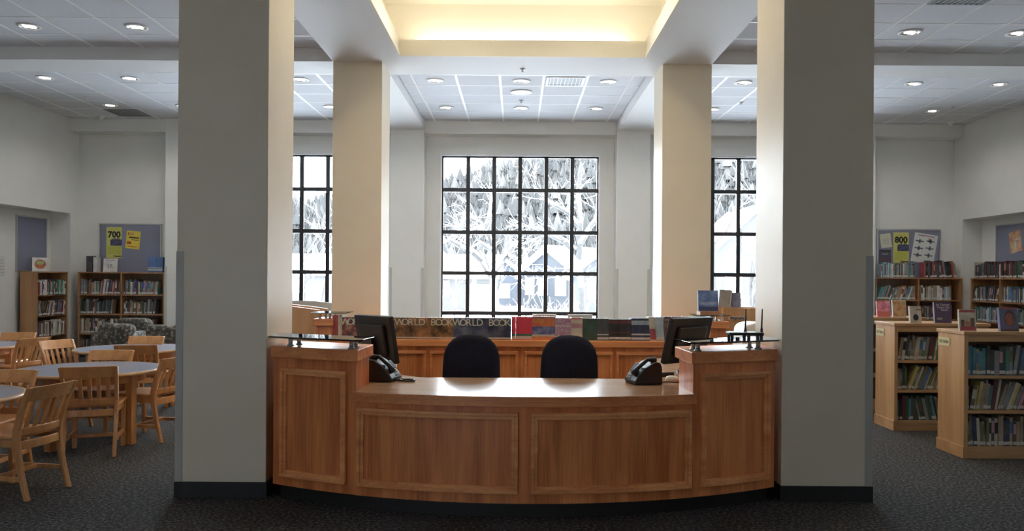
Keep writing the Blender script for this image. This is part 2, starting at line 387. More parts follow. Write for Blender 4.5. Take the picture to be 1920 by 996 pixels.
# cove lamps lie on the ledge behind the fascia
for i, (x0, y0, x1, y1) in enumerate(((-1.3, CY1 + .06, 1.3, CY1 + .06), (-1.3, CY0 - .06, 1.3, CY0 - .06), (-CV - .06, 6.2, -CV - .06, 9.4), (CV + .06, 6.2, CV + .06, 9.4))):
    o = MB().tube([(x0, y0, CEI + .045), (x1, y1, CEI + .045)], .016, 8).build('cove_lamp', COVEL)
    tag(o, ('far', 'near', 'left', 'right')[i] + ' warm tube lamp hidden on the cove ledge', 'lamp', 'hidden cove lamps')
def vent(x0, x1, y0, y1, label, m=GRILLE, bright=False):
    r = empty('ceiling_vent', ((x0 + x1) / 2, (y0 + y1) / 2, CEI), label=label, cat='vent', group='ceiling vents'); o = r.location
    f = MB(); z0, z1 = CEI - .014, CEI - .003; e = .03
    f.box(x0, x1, y0, y0 + e, z0, z1); f.box(x0, x1, y1 - e, y1, z0, z1); f.box(x0, x0 + e, y0 + e, y1 - e, z0, z1); f.box(x1 - e, x1, y0 + e, y1 - e, z0, z1)
    f.build('frame', GRID if bright else m, r, o)
    B(x0 + e, x1 - e, y0 + e, y1 - e, CEI - .006, CEI - .004).build('backing', m, r, o)
    n = 9
    for k in range(n):
        xx = x0 + e + (k + .5) * (x1 - x0 - 2 * e) / n
        MB().box(-.004, .004, y0 + e, y1 - e, -.008, .004, M=Matrix.Translation((xx, 0, CEI - .010)) @ Matrix.Rotation(R(30), 4, 'Y')).build('slat', GRID if bright else m, r, o)
vent(-7.12, -6.55, 10.60, 11.12, 'grey square ceiling vent behind the left beam')
vent(-7.12, -6.55, 13.63, 14.20, 'grey square ceiling vent above the left far bookcase')
vent(4.11, 4.68, 7.60, 8.16, 'grey ceiling vent at the top right edge')
vent(.35, .89, 11.23, 11.72, 'bright white ceiling diffuser over the middle window bay', bright=True)
MS = MB().lathe([(.165, 0), (.165, -.008), (.15, -.014), (.0005, -.014)], 32).build('ceiling_speaker', WPLAST, loc=(.0, 12.15, CEI - .004)); tag(MS, 'round white ceiling speaker over the middle window bay', 'speaker')
dome = MB().lathe([(.06, 0), (.06, -.025), (.045, -.03), (.04, -.055), (.02, -.075), (.0005, -.08)], 20).mesh('security_dome', [WPLAST])
for x, nm in ((-7.45, 'left'), (7.62, 'right')): tag(inst('security_dome', dome, None, (x, 14.2, CEI - .003)), f'small white dome camera on the ceiling near the {nm} far corner', 'camera', 'ceiling cameras')
spr = MB().lathe([(.035, 0), (.035, -.006), (.012, -.012), (.012, -.035), (.022, -.038), (.0005, -.042)], 14).mesh('sprinkler_head', [WPLAST])
for x, y, z, nm in ((0, 10.2, SOF, 'under the beam before the middle window'), (0, 12.75, CEI, 'behind the round ceiling speaker'), (-6.9, 12.7, CEI, 'on the left rear ceiling'), (6.95, 12.9, CEI, 'on the right rear ceiling'), (3.5, 12.75, CEI, 'before the right window')):
    tag(inst('sprinkler_head', spr, None, (x, y, z - .003)), f'small white sprinkler head {nm}', 'sprinkler', 'ceiling sprinklers')

# ---------------------------------------------------------------- circulation desk
AC, AR = 8.38, 3.44
def arc(th, r=AR): return (r * math.sin(R(th)), AC - r * math.cos(R(th)))
def arcbox(mb, r0, r1, t0, t1, z0, z1, n=16, mi=0):
    inner = [arc(t0 + (t1 - t0) * k / n, r0) for k in range(n + 1)]; outer = [arc(t0 + (t1 - t0) * k / n, r1) for k in range(n + 1)]
    vs = [(x, y, z) for pts in (inner, outer) for z in (z0, z1) for x, y in pts]; N = n + 1; fs = []
    for k in range(n):
        i0, i1, j0, j1 = k, N + k, 2 * N + k, 3 * N + k
        fs += [(i0, i0 + 1, i1 + 1, i1), (j0, j1, j1 + 1, j0 + 1), (i1, i1 + 1, j1 + 1, j1), (i0, j0, j0 + 1, i0 + 1)]
    fs += [(0, N, 3 * N, 2 * N), (n, 2 * N + n, 3 * N + n, N + n)]
    return mb.add(vs, fs, mi)
desk = empty('circulation_desk', (0, 5.6, 0), label='curved red oak library desk with panelled front and low middle counter', cat='desk'); O = desk.location
arcbox(MB(), AR - .03, AR, -18.3, 18.3, .10, .70, 32).build('front_panel', OAK, desk, O)
arcbox(MB(), AR - .14, AR - .06, -29.2, 29.2, 0, .10, 32).build('toe_kick', BLACK, desk, O)
ct = [arc(-18.45 + 36.9 * k / 32, AR + .03) for k in range(33)]
wing = [(1.075, 5.45), (1.09, 5.85), (1.72, 6.06), (2.25, 6.10), (2.25, 7.35), (1.15, 7.35), (.95, 6.0), (.75, 5.84)]
poly = ct + wing + [(-x, y) for x, y in reversed(wing)]
MB().prism(poly, .70, .765, 0, top_mi=1).build('counter_top', [OAKX, OAKT], desk, O, bevel=.004)
for s in (-1, 1):
    ths = [18.25 + (29.35 - 18.25) * k / 10 for k in range(11)]
    body = [arc(t) for t in ths] + [(1.70, 5.78), (1.065, 5.50)]
    cap = [arc(t, AR + .025) for t in [17.85] + ths[1:]] + [(1.715, 5.80), (1.04, 5.52)]
    if s < 0: body = [(-x, y) for x, y in reversed(body)]; cap = [(-x, y) for x, y in reversed(cap)]
    MB().prism(body, .10, .955).build('end_pod', OAK, desk, O, bevel=.003)
    MB().prism(cap, .955, 1.03).build('cap_rail', OAKX, desk, O, bevel=.005)
    gl = [arc(t, AR + .06) for t in [17.3, 19, 22, 25, 27, 29.2]] + [(1.735, 5.62), (1.00, 5.32)]
    if s < 0: gl = [(-x, y) for x, y in reversed(gl)]
    g = MB().prism(gl, 1.086, 1.098).build('glass_shelf', SHELFG, desk, O, bevel=.003); tag(g, 'thick clear glass transaction shelf')
    for th, rr in ((19.3, AR - .05), (19.9, AR - .16), (27.6, AR - .05), (27.9, AR - .15)):
        x, y = arc(s * th, rr)
        st = MB().lathe([(.0005, 1.03), (.024, 1.03), (.024, 1.037), (.015, 1.037), (.015, 1.08), (.020, 1.08), (.020, 1.086), (.0005, 1.086)], 16, (x, y, 0))
        st.build('standoff', STEEL, g, O)
    MB().prism([(s * 1.08, 5.84), (s * 1.72, 6.06), (s * 1.72, 6.10), (s * 1.08, 5.88)][::s], 0, .70).build('inner_panel', OAK, desk, O)
def moulding(t0, t1, z0, z1):
    def hor(z, d, s=1):
        arcbox(MB(), AR, AR + .028, t0, t1, z - .012, z + .012, 20).build('moulding', MLD, desk, O, bevel=.004)
        arcbox(MB(), AR, AR + .016, t0, t1, z + d * .016 - .018, z + d * .016 + .018, 20).build('moulding', MLD, desk, O, bevel=.004)
    hor(z0 + .012, 1); hor(z1 - .012, -1)
    dt = math.degrees(.024 / AR)
    for t, d in ((t0, 1), (t1 - dt, -1)):
        arcbox(MB(), AR, AR + .028, t, t + dt, z0 + .024, z1 - .024, 2).build('moulding', MLD, desk, O, bevel=.004)
        arcbox(MB(), AR, AR + .016, t + d * dt * .8, t + dt + d * dt * .8, z0 + .024, z1 - .024, 2).build('moulding', MLD, desk, O, bevel=.004)
moulding(-28.0, -19.3, .165, .89); moulding(19.1, 28.3, .165, .89); moulding(-17.95, -.65, .165, .665); moulding(.65, 17.95, .165, .665)
# rear counter of the desk island
rc = empty('rear_counter', (0, 8.9, 0), label='straight oak rear counter carrying the row of encyclopedias', cat='counter'); O2 = rc.location
B(-2.06, 2.06, 8.72, 9.16, .74, .81).build('counter_top', OAKX, rc, O2, bevel=.004)
B(-2.04, 2.04, 8.76, 9.14, .08, .74).build('body', OAK, rc, O2)
B(-2.04, 2.04, 8.80, 9.10, 0, .08).build('toe_kick', BLACK, rc, O2)
for x0, x1 in ((-2.0, -1.04), (-1.0, -.035), (.035, 1.0), (1.04, 2.0)):
    for a, b, c, d in ((x0, x1, .655, .69), (x0, x1, .16, .19), (x0, x0 + .03, .19, .655), (x1 - .03, x1, .19, .655)):
        B(a, b, 8.735, 8.76, c, d).build('moulding', OAKX, rc, O2, bevel=.004)
for s in (-1, 1):
    p = empty('desk_pod', (s * 2.19, 8.95, 0), label=f'narrow oak pod with glass top beside the {"left" if s < 0 else "right"} cream column', cat='desk pod', group='rear desk pods'); O3 = p.location
    a, b = sorted((s * 2.075, s * 2.245)); c, d = sorted((s * 2.065, s * 2.27))
    B(a, b, 8.76, 9.16, 0, .955).build('body', OAK, p, O3); B(c, d, 8.73, 9.18, .955, 1.03).build('cap_rail', OAKX, p, O3, bevel=.004)
    e, f = sorted((s * 1.93, s * 2.30)); g = MB().prism([(e, 8.74), (f, 8.80), (f, 9.2), (e, 9.2)], 1.086, 1.098).build('glass_shelf', SHELFG, p, O3)
    for xx in (2.11, 2.22):
        for yy in (8.82, 9.1): MB().lathe([(.0005, 1.03), (.018, 1.03), (.014, 1.04), (.014, 1.08), (.018, 1.086), (.0005, 1.086)], 14, (s * xx, yy, 0)).build('standoff', STEEL, g, O3)

# ---------------------------------------------------------------- office chairs, monitors, phones
def round_back(wd, h, th, n=14):
    """rounded backrest outline in x-z with pillowed faces, base at z=0"""
    out = []
    for k in range(n + 1):
        a = math.pi * k / n; c, s_ = math.cos(a), math.sin(a)
        out.append((wd / 2 * (abs(c) ** .8) * (1 if c > 0 else -1), h * .55 + h * .45 * (s_ ** .85)))
    out = [(wd * .36, 0), (wd * .5, h * .06)] + [(wd * .51, h * .3)] + out + [(-wd * .505, h * .3), (-wd * .5, h * .06), (-wd * .36, 0)]
    mb = MB(); N = len(out); vs = []
    cx, cz = 0, h * .5
    lay = [(-th * .5, .80), (-th * .42, .93), (-th * .15, 1.0), (th * .15, 1.0), (th * .42, .93), (th * .5, .80)]
    for y, k in lay: vs += [(cx + (x - cx) * k, y, cz + (z - cz) * k) for x, z in out]
    fs = [(i * N + k, i * N + (k + 1) % N, (i + 1) * N + (k + 1) % N, (i + 1) * N + k) for i in range(len(lay) - 1) for k in range(N)]
    fs += [tuple(reversed(range(N))), tuple(range((len(lay) - 1) * N, len(lay) * N))]
    return mb.add(vs, fs, 0, True)
def office_chair():
    r = empty('office_chair'); m = round_back(.455, .52, .09)
    o = m.build('backrest', NAVY, r, loc=(0, -.02, .52)); o.rotation_euler[0] = R(6)
    MB().prism([(.24 * math.copysign(abs(math.cos(a)) ** .5, math.cos(a)), .30 + .24 * math.copysign(abs(math.sin(a)) ** .5, math.sin(a))) for a in [2 * math.pi * (k + .5) / 24 for k in range(24)]], .42, .50).build('seat', NAVY, r, bevel=.02)
    MB().tube([(0, .02, .60), (0, .01, .46), (0, .06, .40), (0, .28, .40)], .02, 8).build('back_bracket', BLKP, r)
    MB().lathe([(.0005, .08), (.035, .08), (.03, .25), (.025, .25), (.025, .42), (.0005, .42)], 14, (0, .30, 0)).build('gas_column', BLKP, r)
    for k in range(5):
        a = 2 * math.pi * k / 5 + .3; c, s_ = math.cos(a), math.sin(a)
        leg = MB().bar((c * .02, .30 + s_ * .02, .11), (c * .30, .30 + s_ * .30, .075), .045, .03).build('leg', BLKP, r, bevel=.005)
        MB().tube([(c * .30 - s_ * .02, .30 + s_ * .30 + c * .02, .028), (c * .30 + s_ * .02, .30 + s_ * .30 - c * .02, .028)], .028, 12).build('caster', BLKP, leg)
    return r
oc = office_chair(); oc.location = (at(885, 640, 6.42).x, 6.42, 0); oc.rotation_euler[2] = R(180 + 3)
tag(oc, 'navy fabric office chair behind the counter, left of the pair', 'chair', 'office chairs behind the desk')
o2 = copy_tree(oc); o2.location = (at(1067, 640, 6.42).x, 6.42, 0); o2.rotation_euler[2] = R(180 - 2); o2['label'] = 'navy fabric office chair behind the counter, right of the pair'
for c in (oc, o2): c.location[1] = 6.36
SCREEN = mat('dark_screen', (0.01, 0.01, 0.012), 0.15)
def monitor(x, y, rz, tilt, label):
    r = empty('monitor', (x, y, .765), rz, label=label, cat='monitor', group='desk monitors')
    T = Matrix.Translation((0, 0, .245)) @ Matrix.Rotation(R(tilt), 4, 'X')
    h = MB().box(-.245, .245, -.012, .028, -.185, .185, M=T); h.build('housing', BLKP, r, bevel=.006)
    MB().box(-.17, .17, -.038, -.011, -.12, .12, M=T).build('rear_cover', BLKP, r, bevel=.012)
    MB().box(-.228, .228, .028, .030, -.165, .168, M=T).build('screen', SCREEN, r)
    MB().prism([(-.045, -.07), (.045, -.07), (.03, -.03), (-.03, -.03)], .015, .26).build('stand_neck', BLKP, r)
    MB().prism([(.13 * math.cos(a), -.03 + .10 * math.sin(a)) for a in [2 * math.pi * k / 24 for k in range(24)]], 0, .015).build('stand_foot', BLKP, r)
ml = at(704, 640, 6.28); monitor(ml.x, 6.28, R(-46), 10, 'black flat monitor seen from behind at the left of the counter')
mr = at(1290, 640, 6.35); monitor(mr.x, 6.35, R(38), 14, 'black flat monitor seen from behind at the right of the counter')
def phone(x, y, rz, label, flip=1):
    r = empty('desk_phone', (x, y, .765), rz, label=label, cat='phone', group='desk phones')
    prof = [(-.10, 0), (.10, 0), (.108, .02), (.085, .055), (.03, .115), (-.03, .15), (-.065, .155), (-.085, .145), (-.095, .12)]
    prof = [(flip * p, q) for p, q in prof]
    Mx = Matrix(((1, 0, 0, 0), (0, 0, 1, -.10), (0, 1, 0, 0), (0, 0, 0, 1)))
    MB().prism(prof if flip > 0 else prof[::-1], 0, .20, M=Mx).build('body', BLKP, r, bevel=.008)
    hs = MB(); hs.tube([(flip * -.07, -.04, .165), (flip * -.01, -.04, .168), (flip * .06, -.04, .112), (flip * .095, -.04, .065)], [.022, .014, .014, .022], 10)
    hs.build('handset', BLKP, r)
    MB().box(-.035, .035, .01, .09, .0, .003, M=Matrix.Translation((flip * .045, 0, .108)) @ Matrix.Rotation(R(flip * 47), 4, 'Y')).build('display', SCREEN, r)
    for i in range(3):
        for j in range(3):
            MB().box(-.006, .006, -.007, .007, 0, .004, M=Matrix.Translation((flip * (.074 + i * .011), .02 + j * .022, .075 - i * .018)) @ Matrix.Rotation(R(flip * 55), 4, 'Y')).build('key', GRILLE, r)
    return r
pl = at(716, 712, 5.62); phone(pl.x, 5.66, R(-12), 'black desk phone on the left of the counter by the oak pod')
pr = at(1207, 716, 5.60); phone(pr.x, 5.60, R(14), 'black desk phone on the right of the counter by the oak pod', -1)
q = at(762, 713, 5.62)
cp = [(q.x - .08, 5.63, .775), (q.x - .05, 5.60, .772), (q.x + .0, 5.57, .772), (q.x + .055, 5.58, .772), (q.x + .06, 5.63, .772), (q.x + .02, 5.66, .772), (q.x - .02, 5.65, .772), (q.x - .04, 5.68, .776)]
tag(MB().tube(cp, .006, 6).build('phone_cord', BLKP), 'black phone cord looped on the counter beside the left phone', 'cord')
q = at(1262, 716, 5.62)
tag(MB().tube([(q.x - .11, 5.60, .770), (q.x - .04, 5.66, .769), (q.x + .04, 5.62, .769), (q.x + .10, 5.60, .769), (q.x + .13, 5.72, .769)], .004, 6).build('phone_cord', BLKP), 'black cable on the counter beside the right phone', 'cord')
q = at(1262, 708, 5.75)
ms = MB(); n = 14
for k in range(1): ms.lathe([(.033, 0), (.034, .008), (.028, .022), (.015, .03), (.0005, .032)], 18)
o = ms.build('computer_mouse', WPLAST, loc=(q.x, 5.78, .766)); o.scale = (1.0, 1.5, 1); o.rotation_euler[2] = R(70); tag(o, 'pale computer mouse on the counter near the right oak pod', 'mouse')
o = MB().prism([(-.05, -.02), (.05, -.02), (.055, 0), (.05, .02), (-.05, .02), (-.055, 0)], 0, .03).build('desk_gadget', BLKP, loc=(q.x + .0, 5.98, .766), rz=R(10), bevel=.006); tag(o, 'small black gadget on the counter behind the pale mouse', 'gadget')
# wireless router on the right glass shelf
rp = at(1401, 640, 5.30)
r = empty('wireless_router', (rp.x, 5.36, 1.098), R(-4), label='dark flat wireless router with two aerials on the right glass shelf', cat='router')
MB().prism([(-.11, -.07), (.11, -.07), (.115, -.05), (.115, .06), (-.115, .06), (-.115, -.05)], .026, .046).build('body', BLKP, r, bevel=.006)
for x, y in ((-.095, -.055), (.095, -.055), (-.015, -.055), (.015, -.055), (-.095, .045), (.095, .045)): B(x - .010, x + .010, y - .010, y + .010, 0, .028).build('foot', BLKP, r)
for x, y in ((.018, .065), (.118, .03)): MB().tube([(x, y, .03), (x, y, .06), (x, y, .075), (x + .004, y, .20)], [.009, .009, .006, .004], 8).build('aerial', BLKP, r)
# white printer on the right wing
pp = at(1406, 640, 7.0)
r = empty('white_printer', (pp.x + .05, 6.95, .765), R(0), label='white rounded printer behind the router at the right column', cat='printer')
prof = [(-.17, 0), (.20, 0), (.20, .35), (-.06, .36), (-.13, .345), (-.16, .31), (-.175, .2)]
MB().prism(prof[::-1], -.16, .16, M=Matrix(((1, 0, 0, 0), (0, 0, 1, 0), (0, 1, 0, 0), (0, 0, 0, 1)))).build('body', WPLAST, r, bevel=.012)
B(-.03, .15, -.163, -.158, .22, .30).build('panel', mat('pale_grey_plastic', (.6, .6, .58), .5), r); B(.10, .14, -.167, -.160, .28, .32).build('button', BLKP, r)

# ---------------------------------------------------------------- reading tables and chairs
def reading_table():
    r = empty('reading_table'); n = 48
    MB().lathe([(.0005, .655), (.585, .655)], n).build('laminate_top', LAM, r)
    MB().lathe([(.0005, .625), (.595, .625), (.612, .632), (.612, .648), (.600, .6555), (.584, .6555)], n).build('wood_edge', MAPLEX, r)
    MB().lathe([(.44, .55), (.46, .55), (.46, .625), (.44, .625), (.44, .55)], n, smooth=False).build('apron', CHAIRW, r)
    for k in range(4):
        a = math.pi / 2 * k; c, s_ = math.cos(a), math.sin(a)
        MB().box(-.034, .034, -.034, .034, 0, .625, M=Matrix.Translation((c * .435, s_ * .435, 0)) @ Matrix.Rotation(a, 4, 'Z')).build('leg', CHAIRW, r, bevel=.006)
    return r
TB = None
def table(x, y, rz, label):
    global TB
    o = reading_table() if TB is None else copy_tree(TB); TB = TB or o
    o.location = (x, y, 0); o.rotation_euler[2] = R(rz); tag(o, label, 'table', 'round reading tables')
table(-3.88, 7.18, -14, 'round blue-topped reading table in front, with the slat-back chair before it')
table(-4.47, 9.20, 20, 'round blue-topped reading table farther back, beside the big column')
table(-6.52, 9.45, 10, 'round blue-topped reading table at the far left edge')
table(-4.12, 5.50, 8, 'round blue-topped reading table nearest, cut off by the left edge')
def slat_chair():
    """faces +y, back posts near y=0, 0.75 m tall"""
    r = empty('slat_chair')
    P = [(-.085, 0), (-.035, .18), (0, .36), (-.005, .46), (-.055, .62), (-.115, .75)]     # back post profile (y, z)
    def yz(z):
        for (y0, z0), (y1, z1) in zip(P, P[1:]):
            if z0 <= z <= z1: return y0 + (y1 - y0) * (z - z0) / (z1 - z0)
        return P[-1][0]
    for s in (-1, 1):
        vs = []; wds = [.034, .040, .050, .048, .042, .036]
        for (y, z), w_ in zip(P, wds):
            xo = s * (.188 + .016 * max(0, (z - .36) / .39)); vs += [(xo - .014, y - w_ / 2, z), (xo + .014, y - w_ / 2, z), (xo + .014, y + w_ / 2, z), (xo - .014, y + w_ / 2, z)]
        fs = [(i * 4 + k, i * 4 + (k + 1) % 4, i * 4 + 4 + (k + 1) % 4, i * 4 + 4 + k) for i in range(5) for k in range(4)] + [(3, 2, 1, 0), (20, 21, 22, 23)]
        MB().add(vs, fs).build('back_leg', CHAIRW, r, bevel=.005)
        MB().box(s * .19 - .018, s * .19 + .018, .355, .391, 0, .40).build('front_leg', CHAIRW, r, bevel=.005)
        MB().bar((s * .19, -.03, .14), (s * .19, .37, .14), .018, .028).build('side_stretcher', CHAIRW, r)
        MB().bar((s * .186, 0, .375), (s * .186, .37, .375), .02, .05).build('side_rail', CHAIRW, r)
    def rail(z0, z1, th, name, hw=.206):
        n = 8; vs = []
        for k in range(n + 1):
            t = -1 + 2 * k / n; x = t * hw; bow = -.022 * (1 - t * t)
            for z, dy in ((z0, -th / 2), (z0, th / 2), (z1, th / 2), (z1, -th / 2)): vs.append((x, yz(z) + bow + dy, z))
        fs = [(k * 4 + a, k * 4 + (a + 1) % 4, k * 4 + 4 + (a + 1) % 4, k * 4 + 4 + a) for k in range(n) for a in range(4)] + [(3, 2, 1, 0), (n * 4, n * 4 + 1, n * 4 + 2, n * 4 + 3)]
        MB().add(vs, [tuple(reversed(f)) for f in fs]).build(name, CHAIRW, r, bevel=.004)
    rail(.655, .752, .024, 'top_rail'); rail(.425, .475, .022, 'lower_rail', .19); rail(.33, .385, .022, 'seat_rail', .185)
    for k in range(5):
        x = (-2 + k) * .066; bow = -.022 * (1 - (x / .2) ** 2)
        MB().bar((x, yz(.465) + bow, .465), (x * 1.05, yz(.665) + bow, .665), .030, .012, up=(0, 1, .3)).build('slat', CHAIRW, r)
    MB().prism([(-.20, .0), (.20, .0), (.215, .20), (.215, .41), (.19, .425), (-.19, .425), (-.215, .41), (-.215, .20)], .40, .428).build('seat', CHAIRW, r, bevel=.010)
    MB().bar((-.18, .365, .375), (.18, .365, .375), .02, .05).build('front_rail', CHAIRW, r)
    MB().bar((-.185, .17, .14), (.185, .17, .14), .018, .028).build('cross_stretcher', CHAIRW, r)
    return r
CH = None
def chair(x, y, rz, label):
    global CH
    o = slat_chair() if CH is None else copy_tree(CH); CH = CH or o
    o.location = (x, y, 0); o.rotation_euler[2] = R(rz); tag(o, label, 'chair', 'slat-back oak chairs')
chair(-3.56, 6.60, 18, 'slat-back oak chair with its back to us, before the front round table')
chair(-3.26, 7.34, 78, 'slat-back oak chair seen side-on at the right of the front table')
chair(-4.05, 7.80, 180, 'oak chair facing us behind the front table, only its top rail showing')
chair(-5.17, 9.02, -112, 'glare-lit oak chair at the left of the farther table')
chair(-4.55, 9.62, 178, 'oak chair facing us behind the farther table')
chair(-4.12, 8.62, 10, 'oak chair with its back to us before the farther table')
chair(-3.60, 9.32, 88, 'oak chair half hidden by the big column, right of the farther table')
chair(-3.32, 5.47, 80, 'largest oak chair in front, cut off by the left edge')
chair(-4.00, 6.12, 183, 'oak chair behind the nearest table, only its top rail showing')
chair(-5.80, 9.40, 74, 'leaning-backed oak chair seen obliquely at the right of the far left table')
chair(-6.40, 10.10, 180, 'oak chair facing us behind the far left table')
chair(-5.98, 8.72, 28, 'oak chair at the very left edge before the far left table')
def armchair():
    r = empty('armchair')
    def soft(x0, x1, y0, y1, z0, z1, name, bv=.07):
        o = B(x0, x1, y0, y1, z0, z1).build(name, FLORAL, r); b = o.modifiers.new('round', 'BEVEL'); b.width = bv; b.segments = 4; b.limit_method = 'NONE'
        for p in o.data.polygons: p.use_smooth = True
        return o
    soft(-.22, .22, -.02, .50, .10, .44, 'seat_cushion', .05); soft(-.30, .30, -.20, .02, .10, .79, 'backrest', .09)
    soft(-.33, -.20, -.12, .52, .10, .60, 'armrest', .055); soft(.20, .33, -.12, .52, .10, .60, 'armrest', .055)
    for x in (-.27, .27):
        for y in (-.10, .44): B(x - .025, x + .025, y - .025, y + .025, 0, .12).build('leg', CHAIRW, r)
    return r
a1 = armchair(); a1.location = (-5.82, 11.7, 0); a1.rotation_euler[2] = R(-20); tag(a1, 'dark floral armchair with its rounded back to us before the left bookcase', 'armchair', 'floral armchairs')
for x, y, rz, lb in ((-6.32, 13.0, 165, 'pale-lit floral armchair facing us behind the dark one'), (-5.0, 11.45, 4, 'floral armchair half hidden by the big column')):
    o = copy_tree(a1); o.location = (x, y, 0); o.rotation_euler[2] = R(rz); o['label'] = lb

# ---------------------------------------------------------------- bookcases
def bookcase(loc, rz, units, uw, label, shelves=(.08, .43, .785, 1.14), H=1.52, d=.30):
    r = empty('bookcase', loc, R(rz), label=label, cat='bookcase', group='tall oak bookcases'); W = units * uw; t = .025
    for k in range(units + 1):
        x = min(max(k * uw - t / 2, 0), W - t); B(x, x + t, 0, d, 0, H).build('side_panel', CASEW, r)
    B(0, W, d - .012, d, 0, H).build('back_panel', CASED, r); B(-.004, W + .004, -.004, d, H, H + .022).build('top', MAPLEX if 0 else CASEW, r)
    for u in range(units):
        for z in shelves: B(u * uw + t / 2, (u + 1) * uw - t / 2, .004, d - .012, z - .022, z).build('shelf', CASEW, r)
        B(u * uw + t / 2, (u + 1) * uw - t / 2, .02, .04, 0, shelves[0] - .022).build('kick_board', BLACK, r)
    return r
bookcase((-8.147, 13.50, 0), 90, 1, .92, 'single oak bookcase against the left alcove wall')
bookcase((-7.99, 14.475, 0), 0, 2, .78, 'double oak bookcase in the far left corner under a tackboard')
bookcase((6.44, 14.475, 0), 0, 2, .785, 'double oak bookcase in the far right corner under a tackboard')
bookcase((8.075, 14.32, 0), -90, 2, .86, 'oak bookcase against the right alcove wall')
def low_case(x, y, label, L=.94, card=None):
    r = empty('low_bookcase', (x, y, 0), 0, label=label, cat='bookcase', group='low oak bookcases'); d = .42; H = 1.04; t = .035
    for a in (0, L - t): B(a, a + t, 0, d, 0, H).build('end_panel', MAPLE, r, bevel=.003)
    B(-.008, 0, -.006, d + .006, 0, .10).build('plinth', MAPLEX, r, bevel=.002)
    B(-.01, L + .01, -.012, d + .012, H, H + .03).build('top', MAPLEX, r, bevel=.004)
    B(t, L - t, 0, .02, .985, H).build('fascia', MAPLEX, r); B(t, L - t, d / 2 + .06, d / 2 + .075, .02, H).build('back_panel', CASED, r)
    for z in (.10, .405, .70): B(t, L - t, .004, d / 2 + .06, z - .026, z).build('shelf', MAPLEX, r)
    B(t, L - t, .012, .03, 0, .074).build('kick_board', MAPLEX, r)
    if card:
        c = B(-.006, -.003, .22, .40, .925, 1.0).build('label_card', mat('yellow_card', (.62, .56, .30), .7), r)
        o = inst('lettering', text_mesh(card, .038, BLKP, .0004), c, (-.0065, .31, .96), R(-90))
    return r
low_case(3.715, 6.73, 'low oak bookcase nearest, at the right edge', card='FICTION')
low_case(3.705, 7.95, 'low oak bookcase second from the front on the right', card='FICTION')
low_case(3.70, 9.17, 'low oak bookcase farthest back, mostly behind the big column')

# ---------------------------------------------------------------- books
PAL = [('cream', (.55, .49, .36)), ('white', (.66, .65, .62)), ('grey', (.25, .25, .25)), ('black', (.025, .024, .026)), ('dark green', (.035, .09, .06)), ('green', (.06, .25, .13)),
       ('teal', (.05, .26, .29)), ('blue', (.04, .14, .38)), ('navy', (.02, .035, .12)), ('red', (.42, .03, .04)), ('maroon', (.14, .018, .025)), ('brown', (.17, .09, .045)),
       ('tan', (.38, .26, .14)), ('orange', (.50, .17, .035)), ('yellow', (.55, .42, .06)), ('purple', (.15, .07, .20)), ('pink', (.52, .22, .27)), ('olive', (.17, .16, .06)), ('pale blue', (.33, .45, .55)), ('charcoal', (.07, .07, .075))]
def mute(c): g = sum(c) / 3; return tuple((g + (v - g) * .72) * .82 for v in c)
PM = [mat('book_cover_' + n.replace(' ', '_'), mute(c), .5, c2=tuple(min(1, v * 1.35 + .01) for v in mute(c)), scale=9, coord='World') for n, c in PAL]
PI = {n: i for i, (n, c) in enumerate(PAL)}
def unit_book(cov, bands=()):
    """unit book: spine at y=0 facing -y, width x 0..1, height z 0..1; bands are (z0, z1, material)"""
    m = MB(); t = .10
    m.box(0, 1, 0, .03, 0, 1); m.box(0, t, .03, 1, 0, 1); m.box(1 - t, 1, .03, 1, 0, 1); m.box(t, 1 - t, .03, .97, .025, .975, 1)
    mats = [cov, PAGES]
    for z0, z1, bm_ in bands:
        if bm_ not in mats: mats.append(bm_)
        m.box(.02, .98, -.004, .001, z0, z1, mats.index(bm_))
    return m.mesh('book', mats), m, mats
UB = [[unit_book(c), unit_book(c, [(.05, .17, STICK)]), unit_book(c, [(.05, .17, STICK), (.45, .85, PM[(i * 7 + 3) % len(PM)])])] for i, c in enumerate(PM)]
SHELFBOOKS = []   # (distance, matrix, scale, palette, style, label parts)
ORD = 'first second third fourth fifth sixth seventh eighth ninth tenth eleventh twelfth thirteenth fourteenth fifteenth sixteenth seventeenth eighteenth nineteenth twentieth'.split()
ORD += ['twenty-' + o for o in ORD[:9]] + ['thirtieth'] + ['thirty-' + o for o in ORD[:9]] + ['fortieth'] + ['forty-' + o for o in ORD[:9]]
